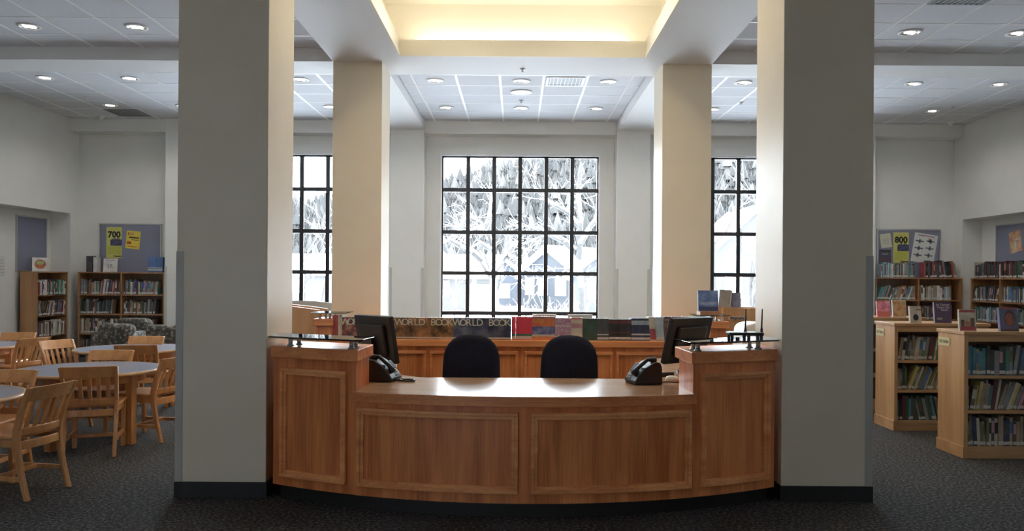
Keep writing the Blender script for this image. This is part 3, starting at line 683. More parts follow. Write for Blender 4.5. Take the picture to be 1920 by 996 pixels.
def row(place, loc, rz, length, dist, h=(.20, .27), wd=(.016, .036), d=.17, pal=None, lean=None, fill=.95, seed=0):
    """books side by side along a shelf; lean = list of (start, end, degrees) fractions"""
    rr = random.Random(seed + hash(place) % 1 + len(place) * 31 + int(loc[2] * 1000)); x = .012; T = Matrix.Translation(loc) @ Matrix.Rotation(R(rz), 4, 'Z'); n = 0
    pal = pal or ['cream', 'white', 'grey', 'black', 'dark green', 'green', 'teal', 'blue', 'navy', 'red', 'maroon', 'brown', 'tan', 'orange', 'yellow', 'purple', 'charcoal', 'olive', 'cream', 'white', 'grey', 'charcoal', 'tan', 'brown']
    while True:
        w_ = rr.uniform(*wd); hh = rr.uniform(*h); fr = x / length; ph = 0
        for a, b, dg in lean or (): 
            if a <= fr < b: ph = R(dg + rr.uniform(-2, 2))
        adv = w_ / math.cos(ph) if ph else w_ + rr.uniform(.0005, .002)
        if x + adv + abs(math.sin(ph)) * hh * .6 > length * fill: break
        dd = d * rr.uniform(.85, 1.0); yy = rr.uniform(0, .012)
        if ph > 0: L = Matrix.Translation((x + adv, yy, 0)) @ Matrix.Rotation(ph, 4, 'Y') @ Matrix.Translation((-w_, 0, 0))
        elif ph < 0: L = Matrix.Translation((x, yy, 0)) @ Matrix.Rotation(ph, 4, 'Y')
        else: L = Matrix.Translation((x, yy, 0))
        c = rr.choice(pal); SHELFBOOKS.append((dist, T @ L, (w_, dd, hh), PI[c], rr.choice((0, 1, 1, 1, 2)), (c, n, place))); x += adv; n += 1
cool = ['teal', 'blue', 'grey', 'cream', 'dark green', 'charcoal', 'pale blue', 'white', 'olive']; dark = ['charcoal', 'black', 'dark green', 'navy', 'brown', 'grey', 'maroon', 'tan', 'cream']
Lc = 'in single left alcove bookcase'
for i, (z, le) in enumerate(((1.14, [(.55, 1, 6)]), (.785, [(.15, .6, 17), (.6, 1, 9)]), (.43, [(.5, 1, 5)]), (.08, None))):
    row(f'on {("top", "second", "third", "bottom")[i]} shelf {Lc}', (-8.125, 13.53, z), 90, .86, 14.0 + i * .01, lean=le, seed=i, pal=(['green', 'teal', 'cream', 'white', 'red', 'charcoal'], None, ['cream', 'white', 'maroon', 'purple', 'tan', 'olive'], ['charcoal', 'red', 'grey', 'black', 'teal', 'white'])[i])
for u, un in ((0, 'left'), (1, 'right')):
    for i, z in enumerate((1.14, .785, .43, .08)):
        row(f'on {("top", "second", "third", "bottom")[i]} shelf, {un} half, bookcase under 700 poster', (-7.965 + u * .78, 14.50, z), 0, .745, 14.6 + i * .01 + u * .05, h=(.21, .275), seed=11 + i + u * 5, lean=([(.45, .8, 8)], [(.5, .8, 5)], None, None)[i], fill=(.97, .80, .95, .93)[i] if u == 0 else (.88, .80, .75, .9)[i],
            pal=(None, dark, ['cream', 'tan', 'grey', 'white', 'charcoal'], dark)[i])
    for i, z in enumerate((1.14, .785, .43)):
        row(f'on {("top", "second", "third")[i]} shelf, {un} half, bookcase under 800 poster', (6.465 + u * .785, 14.50, z), 0, .75, 14.62 + i * .01 + u * .05, h=(.21, .27), seed=31 + i + u * 5, lean=([(.0, .8, 19)] if u == 0 else None, None, None)[i], fill=(.95 if u == 0 else .78, .8, .9)[i],
            pal=(['teal', 'charcoal', 'orange', 'tan', 'brown', 'grey', 'navy', 'white'] if u == 0 else ['cream', 'tan', 'grey', 'white', 'pale blue', 'charcoal'], ['maroon', 'grey', 'charcoal', 'teal', 'purple'], dark)[i])
row('standing on top of bookcase under 800 poster', (6.55, 14.52, 1.542), 0, .70, 14.45, h=(.22, .28), fill=.92, seed=41, pal=['white', 'dark green', 'teal', 'cream', 'grey', 'charcoal', 'navy', 'pale blue', 'tan', 'black'])
row('standing on right half top of bookcase under 800 poster', (7.33, 14.52, 1.542), 0, .68, 14.46, h=(.24, .32), wd=(.022, .045), lean=[(.45, 1, -9)], seed=42, pal=['red', 'orange', 'maroon', 'purple', 'charcoal', 'grey', 'black'])
for i, z in enumerate((1.14, .785)):
    for u in (0, 1):
        row(f'on {("top", "second")[i]} shelf, {("far", "near")[u]} unit, right alcove bookcase', (8.095, 14.30 - u * .86, z), -90, .82, 13.7 - u * .5 + i * .01, seed=51 + i + u * 3, lean=([(.5, .9, 12)] if u == 0 else None, None)[i], pal=(dark if u == 0 else cool, ['dark green', 'teal', 'charcoal', 'grey', 'pale blue'])[i])
row('standing on top of right alcove bookcase', (8.095, 14.28, 1.542), -90, 1.66, 13.4, h=(.22, .29), wd=(.024, .05), seed=55, pal=['maroon', 'black', 'charcoal', 'grey', 'charcoal', 'navy', 'dark green', 'cream', 'black'])
for i, z in enumerate((.70, .405, .10)):
    nm = ('top', 'middle', 'bottom')[i]
    row(f'on {nm} shelf of nearest low bookcase', (3.752, 6.76, z), 0, .865, 6.73 + i * .001, h=(.20, .262), wd=(.016, .034), seed=61 + i, lean=([(.42, 1, 7)], [(.02, .28, 8), (.28, 1, 20)], [(.0, .2, -4)])[i], fill=1.0,
        pal=(['charcoal', 'olive', 'grey', 'dark green', 'tan', 'teal', 'teal', 'blue'], ['teal', 'brown', 'maroon', 'cream', 'yellow', 'tan', 'grey', 'dark green', 'pink'], ['cream', 'charcoal', 'navy', 'tan', 'brown', 'grey', 'olive'])[i])
    row(f'on {nm} shelf of second low bookcase', (3.742, 7.98, z), 0, .865, 7.95 + i * .001, h=(.20, .25), wd=(.016, .034), seed=71 + i, lean=([(.0, .5, 8), (.5, 1, 9)], [(.12, 1, 22)], [(.25, .8, -12)])[i], fill=1.0,
        pal=(['green', 'olive', 'grey', 'tan', 'cream', 'yellow', 'maroon', 'charcoal'], ['olive', 'cream', 'blue', 'dark green', 'grey', 'tan', 'yellow'], ['charcoal', 'dark green', 'grey', 'black', 'teal', 'maroon'])[i])
SHELFBOOKS.sort(key=lambda b: b[0])
rest = MB(); rest_m = []
for i, (dist, M_, S, c, st, (cn, n, place)) in enumerate(SHELFBOOKS):
    if i < 300:
        o = inst('book', UB[c][st][0]); o.matrix_world = M_ @ Matrix.Diagonal((*S, 1))
        tag(o, f'{cn} book, {ORD[n]} from left, {place}', 'book', 'books on the shelves')
    else:
        me, mb, mats = UB[c][st]; W4 = M_ @ Matrix.Diagonal((*S, 1)); off = []
        for mm in mats:
            if mm not in rest_m: rest_m.append(mm)
            off.append(rest_m.index(mm))
        base = len(rest.v); rest.v += [tuple(W4 @ Vector(p)) for p in mb.v]
        for f, mi in zip(mb.f, mb.m): rest.f.append(tuple(k + base for k in f)); rest.m.append(off[mi]); rest.sm.append(False)
if rest.f: tag(rest.build('shelved_books', rest_m), 'mixed small books filling the remaining far bookcase shelves', 'books', kind='stuff')

# encyclopedias on the rear counter
def artm(name, a, b, c, sc_): return mat(name, a, .4, c2=c, c3=b, scale=sc_, coord='World', lo=.33, hi=.68, detail=5)
ART = [artm('spine_art_red_flowers', (.02, .04, .02), (.22, .04, .04), (.42, .30, .16), 11), artm('spine_art_brown_reef', (.06, .03, .02), (.22, .12, .05), (.45, .20, .08), 12), artm('spine_art_night_sky', (.02, .03, .06), (.06, .07, .13), (.16, .17, .20), 9)]
GOLD = mat('spine_letter_cream', (.70, .66, .52), .5); GREENB = mat('spine_green_band', (.05, .16, .11), .5); PALEB = mat('spine_pale_band', (.52, .45, .38), .6); PURP = mat('spine_pink_purple', (.34, .10, .19), .5, c2=(.45, .40, .48), scale=60, coord='World'); SKYB = mat('spine_blue_sky', (.05, .08, .25), .5, c2=(.25, .27, .42), scale=14, coord='World')
SX = 8.8 / F
def px2x(px): return CX + (px - PX) * 8.80 / F
def vset(x0, x1, n, h, place, cov, bands=(), cat='encyclopedia', lean=0, d=.19, letters=None):
    a, b = px2x(x0), px2x(x1); w_ = (b - a) / n; me = unit_book(cov, bands)[0]; obs = []
    for k in range(n):
        L = Matrix.Translation((a + k * w_ + (w_ if lean > 0 else 0), 8.80 + .004 * ((k * 7) % 3), .810)) @ Matrix.Rotation(R(lean), 4, 'Y') @ Matrix.Translation((-w_ if lean > 0 else 0, 0, 0))
        o = inst('encyclopedia_volume', me); M_ = L @ Matrix.Diagonal((w_ - .0003, d, h, 1)); o.matrix_world = M_; obs.append((o, M_, a + (k + .5) * w_))
        tag(o, f'{ORD[k]} volume from left in {place}' if n > 1 else place, 'book', 'encyclopedias on the rear counter')
    if letters:
        word, lx0, lx1, z, size = letters; A, Bx = px2x(lx0), px2x(lx1); N = len(word)
        for k, ch in enumerate(word):
            if ch == ' ': continue
            x = A + (k + .5) * (Bx - A) / N; o, M_, _ = min(obs, key=lambda t: abs(t[2] - x))
            l = inst('letter', text_mesh(ch, size, GOLD, .0003), o); l.matrix_parent_inverse = M_.inverted(); l.location = (x, 8.7975, z)
ZL = .81 + .185; WB = 'WORLD BOOK'
vset(624, 634, 2, .255, 'red reference pair left of the encyclopedias', PM[PI['red']], [(.05, .15, STICK)])
vset(634.5, 642, 2, .262, 'cream reference pair left of the encyclopedias', PM[PI['cream']], [(.05, .15, STICK)])
vset(642.5, 741, 22, .236, 'red-flowered encyclopedia set behind the left monitor', ART[0], [(.03, .11, PALEB)], letters=(WB, 643, 741, ZL, .105))
vset(741.5, 851, 22, .236, 'brown encyclopedia set between left monitor and left chair', ART[1], [(.03, .11, PALEB)], letters=(WB, 744, 850, ZL, .105))
vset(851.5, 959, 22, .238, 'dark blue encyclopedia set behind the left office chair', ART[2], [(.03, .11, PALEB)], letters=(WB, 853, 958, ZL, .105))
vset(960, 998, 10, .255, 'bright red book set between the office chairs', PM[PI['red']] if 0 else mat('spine_bright_red', (.62, .05, .08), .45), [(.17, .27, GREENB), (.03, .17, PALEB)])
vset(998.5, 1041, 9, .258, 'orange and blue picture-spined set between the office chairs', mat('spine_orange', (.55, .10, .05), .5, c2=(.55, .24, .06), scale=20, coord='World'), [(.24, .58, SKYB), (.15, .24, PALEB), (.94, .99, SKYB)])
vset(1041.5, 1071, 6, .243, 'pink and purple book set behind the right office chair', PURP, [(.62, .68, PALEB), (.12, .2, STICK)])
vset(1071.5, 1093, 1, .248, 'thick cream book with pink top behind the right office chair', PM[PI['cream']], [(.93, .99, mat('spine_rose', (.45, .10, .14), .5)), (.55, .75, PM[PI['pink']])])
vset(1093.5, 1120, 6, .242, 'plain dark green set behind the right office chair', PM[PI['dark green']])
vset(1120.5, 1142, 5, .240, 'charcoal set with white labels right of the chairs', PM[PI['charcoal']], [(.05, .15, STICK), (.25, .30, STICK)])
vset(1142.5, 1184, 11, .232, 'black and red set with white labels near the right', PM[PI['black']], [(.06, .17, STICK), (.80, .96, PM[PI['maroon']]), (.35, .42, PM[PI['maroon']])])
vset(1184.5, 1220, 8, .246, 'navy set with white labels near the right monitor', PM[PI['navy']], [(.05, .15, STICK), (.25, .32, STICK), (.70, .90, PM[PI['pale blue']])])
vset(1221, 1232, 3, .262, 'leaning cream and red books near the right monitor', PM[PI['cream']], [(.05, .5, PM[PI['red']])], lean=-6)
vset(1232, 1247, 2, .258, 'leaning pale blue books near the right monitor', PM[PI['pale blue']], [(.05, .15, STICK)], lean=-6)
vset(1248, 1294, 7, .266, 'maroon set behind the right monitor', PM[PI['maroon']], [(.55, .72, PM[PI['brown']]), (.85, .89, PM[PI['tan']])], lean=-3)
vset(1295, 1321, 3, .268, 'tall green books behind the right monitor', mat('spine_green', (.04, .30, .12), .45), [(.05, .14, STICK)])

for a, b, lb in ((999, 1043, 'white acrylic holder behind the orange and blue set'), (1065, 1111, 'white acrylic holder behind the cream and dark green books')):
    x0, x1 = CX + (a - PX) * 9.05 / F, CX + (b - PX) * 9.05 / F
    o = B(x0, x1, 9.04, 9.046, .812, 1.085).box(x0, x1, 9.046, 9.12, .812, .818).box(x0, x1, 9.02, 9.046, 1.079, 1.085).build('acrylic_holder', WPLAST); tag(o, lb, 'holder', 'holders on the rear counter')
# display books and oddments
def solid(name, c, **k): return mat(name, c, .55, **k)
def display(name, loc, rz, wd, h, th, cov, label, cat='book', tilt=-8, art=(), text=(), group='books on display'):
    r = empty(name, loc, R(rz), label=label, cat=cat, group=group); T = Matrix.Rotation(R(tilt), 4, 'X')
    m = MB(); m.box(-wd / 2, wd / 2, 0, .003, 0, h, M=T); m.box(-wd / 2, wd / 2, th - .003, th, 0, h, M=T); m.box(-wd / 2, -wd / 2 + .003, .003, th - .003, 0, h, M=T)
    c = m.build('cover', cov, r); MB().box(-wd / 2 + .003, wd / 2 - .004, .003, th - .003, .003, h - .003, M=T).build('page_block', PAGES, r)
    for x0, x1, z0, z1, mm in art: MB().box(x0 * wd - wd / 2, x1 * wd - wd / 2, -.0008, .0002, z0 * h, z1 * h, M=T).build('cover_art', mm, c)
    for s_, x, z, size, mm in text:
        o = inst('lettering', text_mesh(s_, size, mm, .0004), c); o.matrix_local = T @ Matrix.Translation((x * wd - wd / 2, -.0012, z * h))
    return r
def disc_art(r, cx, cz, rx, rz_, mm, tilt=-8, d=.001):
    T = Matrix.Rotation(R(tilt), 4, 'X'); vs = [T @ Vector((cx + rx * math.cos(2 * math.pi * k / 20), -d, cz + rz_ * math.sin(2 * math.pi * k / 20))) for k in range(20)]
    vs += [T @ Vector((cx + rx * math.cos(2 * math.pi * k / 20), .0002, cz + rz_ * math.sin(2 * math.pi * k / 20))) for k in range(20)]
    MB().add(vs, [tuple(range(20))] + [(k, 20 + k, 20 + (k + 1) % 20, (k + 1) % 20) for k in range(20)]).build('cover_art', mm, r.children[0])
TOPZ = 1.07
pink = solid('cover_pink', (.62, .10, .20), c2=(.75, .45, .42), scale=14); scene_a = solid('cover_autumn', (.45, .14, .05), c2=(.30, .30, .12), c3=(.55, .36, .18), scale=16)
p = at(1655, 592, 9.3); display('display_book', (p.x, 9.26, TOPZ), 4, .165, .185, .02, pink, 'pink-covered book standing on the farthest low bookcase', art=[(.05, .95, .05, .35, solid('cover_coral', (.60, .16, .12)))])
p = at(1684, 592, 9.3); display('display_book', (p.x, 9.26, TOPZ), -3, .155, .20, .022, PM[PI['cream']], 'autumn-coloured picture book on the farthest low bookcase', art=[(.08, .95, .05, .95, scene_a)])
p = at(1717, 602, 8.03); r = display('display_book', (p.x, 8.02, TOPZ), 3, .115, .17, .03, PM[PI['cream']], 'cream book with a dark disc on the second low bookcase', text=[('ISAAC', .82, .78, .018, BLKP)]); disc_art(r, .0, .055, .028, .032, solid('cover_disc', (.03, .035, .06)))
plum = solid('cover_plum', (.085, .055, .11), c2=(.12, .08, .15), scale=20); LIL = solid('cover_lilac_letters', (.55, .50, .55))
p = at(1769, 602, 8.03); display('display_book', (p.x, 8.03, TOPZ), -2, .165, .212, .028, plum, 'dark purple lettered book on the second low bookcase', text=[('As Cannon', .52, .87, .030, LIL), ('Tames His', .52, .74, .030, LIL), ('Battle', .6, .62, .030, LIL), ('a novel', .3, .2, .018, LIL)], art=[(.12, .42, .14, .26, PM[PI['tan']])])
p = at(1813, 616, 6.80); r = display('display_book', (p.x, 6.78, TOPZ), -8, .135, .185, .03, PM[PI['cream']], 'cream book with small figures in red on the nearest low bookcase', art=[(.03, .95, .86, .97, PM[PI['red']]), (.05, .95, .03, .22, PM[PI['red']]), (.10, .30, .22, .52, PM[PI['brown']]), (.66, .9, .2, .6, PM[PI['brown']]), (.36, .62, .2, .45, PM[PI['orange']])])
SKIN = solid('cover_portrait_tone', (.34, .13, .08), c2=(.22, .07, .05), scale=22)
p = at(1891, 617, 6.80); r = display('display_book', (p.x, 6.78, TOPZ), 5, .165, .205, .03, solid('cover_violet', (.16, .13, .28), c2=(.08, .14, .16), scale=10), 'violet book with an oval portrait on the nearest low bookcase', art=[(.02, .98, .93, .99, PM[PI['red']]), (.05, .98, .03, .10, PM[PI['brown']])])
disc_art(r, .008, .112, .048, .068, solid('cover_brown_hair', (.10, .06, .03))); disc_art(r, .006, .102, .042, .058, SKIN, d=.0014)
# rear pod display on the right
p = at(1328, 592, 8.9); PZ = 1.098
ob = empty('flat_book', (p.x, 8.93, PZ), 0, label='thick orange book lying flat on the right rear pod', cat='book', group='books on display')
m = MB(); m.box(-.105, .105, -.10, .10, 0, .004); m.box(-.105, .105, -.10, .10, .036, .04); m.box(-.105, .105, -.10, -.096, .004, .036); m.build('cover', PM[PI['orange']], ob); B(-.10, .10, -.096, .096, .004, .036).build('page_block', PAGES, ob)
BLU = solid('cover_sky_blue', (.08, .14, .34), c2=(.22, .32, .52), scale=12)
display('display_book', (p.x - .003, 8.88, PZ + .04), 0, .222, .232, .03, BLU, 'large blue book standing on the orange book at the right rear', text=[('DISCOVERY', .5, .36, .036, STICK)], art=[(.02, .98, .02, .22, solid('cover_dusk', (.05, .06, .14)))])
p = at(1357, 583, 9.8); display('display_book', (p.x, 9.80, 1.155), -50, .16, .21, .035, PM[PI['grey']], 'grey book turned sideways beside the large blue book')
p = at(1379, 583, 9.8); display('display_book', (p.x, 9.80, 1.150), -6, .13, .18, .03, solid('cover_slate_blue', (.14, .15, .25), c2=(.26, .27, .36), scale=15), 'slate blue book standing on the curved biography case')
# curved-top cases beside the cream columns
def curved_case(s, label, sign=None):
    r = empty('curved_case', (s * 2.9, 9.65, 0), 0, label=label, cat='bookcase', group='curved-top cases'); o = r.location
    pts = [(2.42, 0), (3.5, 0)] + [(3.5 - (3.5 - 2.42) * k / 12, 1.115 + .035 * math.sin(math.pi * min(1, (.1 + k / 12 * .9)) * .5) ** 1.0) for k in range(13)] if s < 0 else None
    prof = [(0, 0), (1.0, 0), (1.0, .98)] + [(1.0 - k / 10 * .55, .98 + .17 * math.sin(math.pi / 2 * k / 10)) for k in range(1, 11)] + [(0, 1.15)]
    if s < 0: prof = [(0, 0), (1.0, 0), (1.0, 1.165)] + [(1.0 - k / 10, 1.165 - .075 * (k / 10) ** 2) for k in range(1, 11)]
    prof = [(s * (2.42 + x) , z) for x, z in prof]
    if s < 0: prof = prof[::-1]
    for y0, nm in ((9.60, 'end_panel'), (10.0, 'end_panel')):
        MB().prism(prof[::-1], y0, y0 + .04, M=Matrix(((1, 0, 0, 0), (0, 0, 1, 0), (0, 1, 0, 0), (0, 0, 0, 1)))).build(nm, MAPLE, r, o, bevel=.003)
    inner = MB(); a, b = sorted((s * 2.5, s * 3.3)); inner.box(a, b, 9.64, 10.0, .08, .96); inner.build('shelf_body', MAPLE, r, o)
    if sign:
        c = B(2.49, 2.70, 9.594, 9.60, 1.005, 1.05).build('sign_card', PALEB, r, o); inst('lettering', text_mesh(sign, .043, BLKP, .0003), c, (2.595 - o[0], 9.592 - o[1], 1.028))
curved_case(-1, 'oak case with a curved top edge behind the left glass shelf'); curved_case(1, 'oak case with a curved top and a Biography sign on the right', 'Biography')
o = MB().prism([(-3.6, .0), (-2.38, 0), (-2.38, 1.07), (-2.55, 1.13), (-2.8, 1.155), (-3.6, 1.16)][::1], 10.9, 10.94, M=Matrix(((1, 0, 0, 0), (0, 0, 1, 0), (0, 1, 0, 0), (0, 0, 0, 1)))).build('study_carrel_panel', solid('grey_laminate', (.42, .42, .40))); tag(o, 'grey curved-top carrel panel below the left window', 'panel')
# things on top of the left bookcases
BT = 1.542
p = at(69, 512, 13.9); r = display('display_box', (-8.26, 13.78, BT), 38, .24, .24, .05, PM[PI['white']], 'white box with a round fruit picture on the left alcove bookcase', cat='box', tilt=-4)
disc_art(r, 0, .125, .085, .08, solid('art_orange_fruit', (.50, .18, .05), c2=(.30, .05, .04), scale=20), -4); disc_art(r, 0, .15, .06, .035, solid('art_pale_green', (.35, .42, .18)), -4, .0014)
p = at(171, 512, 14.6); o = B(-.05, .05, -.08, .08, 0, .29).build('magazine_file', PM[PI['charcoal']], loc=(p.x, 14.60, BT), bevel=.004); tag(o, 'charcoal magazine file on the left far bookcase', 'file box')
p = at(182, 512, 14.6); o = MB().box(-.035, .035, -.07, .07, 0, .27).build('binder', PM[PI['white']], loc=(p.x + .0, 14.60, BT), bevel=.004); tag(o, 'white binder beside the charcoal magazine file', 'binder')
p = at(206, 512, 14.55); display('display_book', (p.x, 14.55, BT), 3, .245, .25, .02, PM[PI['white']], 'white square book with figures on the left far bookcase', tilt=-6, text=[('17:', .5, .4, .10, PM[PI['charcoal']]), ('THE DANCE', .5, .86, .03, PM[PI['grey']])])
for k in range(6):
    p = at(283.5 + k * 4.6, 512, 14.6); o = MB().box(-.021, .021, -.09, .11, 0, .275).box(-.021, .021, -.092, -.089, .03, .06, 1).box(-.021, .021, -.092, -.089, .075, .09, 1).build('blue_binder', [PM[PI['blue']], STICK], loc=(p.x, 14.60, BT)); tag(o, f'{ORD[k]} blue volume from left on the left far bookcase top', 'book', 'blue volumes on the left bookcase')

# ---------------------------------------------------------------- tackboards and posters
YEL = solid('poster_yellow_green', (.58, .56, .16)); YEL2 = solid('poster_green_gold', (.46, .46, .08)); PIC = solid('poster_night_photo', (.03, .035, .09), c2=(.12, .12, .22), scale=30); INK = solid('poster_ink', (.015, .018, .015))
GOLDY = solid('poster_golden', (.66, .50, .03), c2=(.68, .56, .10), scale=25); PAPER = solid('poster_paper', (.66, .66, .62)); REDI = solid('poster_red_ink', (.45, .08, .03)); PLANE = solid('poster_blue_grey_ink', (.20, .24, .28)); DUSK = solid('poster_dusk', (.05, .06, .13), c2=(.12, .06, .05), scale=7)
def board(name, x0, x1, z0, z1, label):
    r = empty('tackboard', ((x0 + x1) / 2, DW - .012, z0), 0, label=label, cat='notice board', group='blue tackboards'); w_, h = (x1 - x0) / 2, z1 - z0; e = .022
    B(-w_ + e, w_ - e, -.006, .012, e, h - e).build('fabric_panel', TACK, r)
    for a, b, c, d in ((-w_, w_, 0, e), (-w_, w_, h - e, h), (-w_, -w_ + e, e, h - e), (w_ - e, w_, e, h - e)): B(a, b, -.014, .012, c, d).build('frame', ALU, r)
board('b', -7.77, -6.62, 1.52, 2.44, 'blue tackboard with the 700 poster above the left bookcase'); board('b', 6.60, 7.77, 1.52, 2.44, 'blue tackboard with the 800 poster above the right bookcase')
def sheet(name, x, z, wd, h, rot, m, label, marks=(), text=(), Mx=None, cat='poster', y=DW - .020):
    r = empty(name, (x, y, z), 0, label=label, cat=cat, group='posters on the tackboards'); r.rotation_euler = (0, R(rot), 0)
    if Mx is not None: r.location = Mx[0]; r.rotation_euler = (0, R(rot), Mx[1])
    B(-wd / 2, wd / 2, 0, .001, -h / 2, h / 2).build('sheet', m, r)
    for x0, x1, z0, z1, mm in marks: B(x0 * wd, x1 * wd, -.001, 0, z0 * h, z1 * h).build('print', mm, r)
    for s_, tx, tz, size, mm, bd in text: inst('lettering', text_mesh(s_, size, mm, bd), r, (tx * wd, -.0015, tz * h))
    return r
for num, px, py, lb in (('700', 214, 455, 'left'), ('800', 1689.5, 465, 'right')):
    p = at(px, py, DW - .02)
    sheet('number_poster', p.x, p.z, .285, .575, 0, YEL, f'yellow poster with a big black {num} on the {lb} tackboard', marks=[(-.24, .5, -.10, .10, PIC), (-.42, .42, -.38, -.12, YEL2)] + [(-.36 + .11 * k, -.28 + .11 * k, .095, .13 + .03 * (k % 2), PIC) for k in range(2, 7)],
          text=[(num, 0, .25, .155, INK, .006), ('Dewey', .22, -.435, .05, INK, .0015), ('the hundreds', 0, .42, .03, YEL2, .0)])
p = at(249.5, 450, DW - .02); sheet('event_poster', p.x, p.z, .26, .33, 5, GOLDY, 'tilted golden flyer with red and black print on the left tackboard', marks=[(-.4, .0, .25, .4, REDI), (-.42, -.1, -.25, -.1, REDI), (-.1, .4, -.02, .02, INK), (-.3, .4, .10, .16, INK), (-.35, .3, -.4, -.36, REDI)], text=[('ART', -.1, .32, .07, YEL, .001), ('Festival', .1, .13, .05, INK, .001)])
p = at(1661, 451.5, DW - .02); sheet('note_sheet', p.x, p.z, .20, .26, -8, solid('cream_paper', (.62, .61, .48)), 'small cream note with faint writing on the right tackboard', marks=[(-.3, .3, .1 - .1 * k, .12 - .1 * k, PLANE) for k in range(4)])
p = at(1659.5, 484, DW - .02); sheet('night_poster', p.x, p.z + .01, .225, .29, 0, DUSK, 'dark blue night-sky poster on the right tackboard', marks=[(-.25, .25, .2, .24, PM[PI['pale blue']]), (-.45, .45, .38, .46, INK)])
p = at(1733, 466, DW - .02); sheet('aircraft_poster', p.x, p.z, .43, .54, 9, PAPER, 'tilted white poster of aircraft drawings on the right tackboard',
      marks=[(-.35, .35, .41, .45, solid('poster_mauve', (.40, .28, .36)))] + [(-.42 + .47 * c, -.06 + .45 * c, .20 - .24 * k + .04 * c, .25 - .24 * k + .04 * c, PLANE) for c in (0, 1) for k in range(3)] + [(-.28 + .47 * c, -.20 + .47 * c, .15 - .24 * k + .04 * c, .30 - .24 * k + .04 * c, PLANE) for c in (0, 1) for k in range(3)] + [(.12, .22, .24, .36, solid('poster_pale_rose', (.5, .3, .28)))])
def side_board(X, s, y0, y1, z0, z1, label):
    r = empty('tackboard', (X, (y0 + y1) / 2, z0), R(-90 * s), label=label, cat='notice board', group='blue tackboards'); w_, h = (y1 - y0) / 2, z1 - z0; e = .022
    B(-w_ + e, w_ - e, -.018, -.001, e, h - e).build('fabric_panel', TACK, r)
    for a, b, c, d in ((-w_, w_, 0, e), (-w_, w_, h - e, h), (-w_, -w_ + e, e, h - e), (w_ - e, w_, e, h - e)): B(a, b, -.024, -.001, c, d).build('frame', ALU, r)
side_board(XL - .36, -1, 13.50, 14.38, 1.54, 2.50, 'blue tackboard in the left alcove'); side_board(XR + .36, 1, 12.2, 14.08, 1.54, 2.48, 'blue tackboard in the right alcove')
sheet('pinned_flyer', 0, 0, .32, .36, -10, solid('flyer_coral', (.55, .17, .10), c2=(.60, .50, .30), scale=9), 'coral and white flyer pinned on the right alcove tackboard', marks=[(-.2, .3, .05, .12, PAPER), (-.05, .05, -.4, .1, PAPER)], Mx=((XR + .36 - .021, 13.52, 2.16), R(-90)))
sheet('number_poster', 0, 0, .285, .575, 0, YEL, 'yellow poster cut off at the right edge in the alcove', marks=[(-.24, .5, -.10, .10, PIC)], text=[('900', 0, .25, .155, INK, .006)], Mx=((XR + .36 - .021, 13.02, 2.10), R(-90)))
sheet('paper_notice', 0, 0, .22, .34, 0, PAPER, 'white paper notice on the alcove wall at the left edge', marks=[(-.35, .35, .3 - .15 * k, .32 - .15 * k, PLANE) for k in range(5)], Mx=((XL - .36 + .003, 13.12, 1.62), R(90)))

# ---------------------------------------------------------------- outdoors
def ridge(x):
    pts = [(-200, 7), (-60, 9.5), (-37, 12.5), (-13, 15.5), (-4.7, 19), (9.3, 22), (37, 26), (70, 28), (200, 30)]
    for (a, b), (c, d) in zip(pts, pts[1:]):
        if a <= x <= c: return b + (d - b) * (x - a) / (c - a)
    return 10
def hgt(x, y):
    t = min(1, max(0, (y - 62) / 78)); t = t * t * (3 - 2 * t) * .55 + t * .45
    return -.4 + ridge(x * 140 / max(y, 60)) * t + .5 * math.sin(x * .21 + y * .13) * t
HILL = mat('wooded_hillside', (.010, .0097, .0094), .95, c2=(.045, .043, .040), c3=(.018, .0172, .0165), scale=.55, coord='World', lo=.40, hi=.66, detail=9, stretch=(1, .5, 1))
struct('snow_ground', MB().box(-200, 200, 15.1, 64, -.9, -.4), SNOW, 'flat snow-covered ground outside the windows')
m = MB(); nx, ny = 120, 36; vs = [(-200 + 400 * i / nx, 62 + 120 * j / ny, hgt(-200 + 400 * i / nx, 62 + 120 * j / ny)) for j in range(ny + 1) for i in range(nx + 1)]
m.add(vs, [(j * (nx + 1) + i, j * (nx + 1) + i + 1, (j + 1) * (nx + 1) + i + 1, (j + 1) * (nx + 1) + i) for j in range(ny) for i in range(nx)], 0, True)
struct('snowy_hill', m, HILL, 'snowy wooded hillside rising beyond the windows')
FT = [mat('far_tree_dark', (.010, .0098, .0095), .9), mat('far_tree_grey', (.014, .0132, .0125), .9), mat('far_tree_snowy', (.034, .0325, .031), .9)]
fm = MB(); rr = random.Random(3)
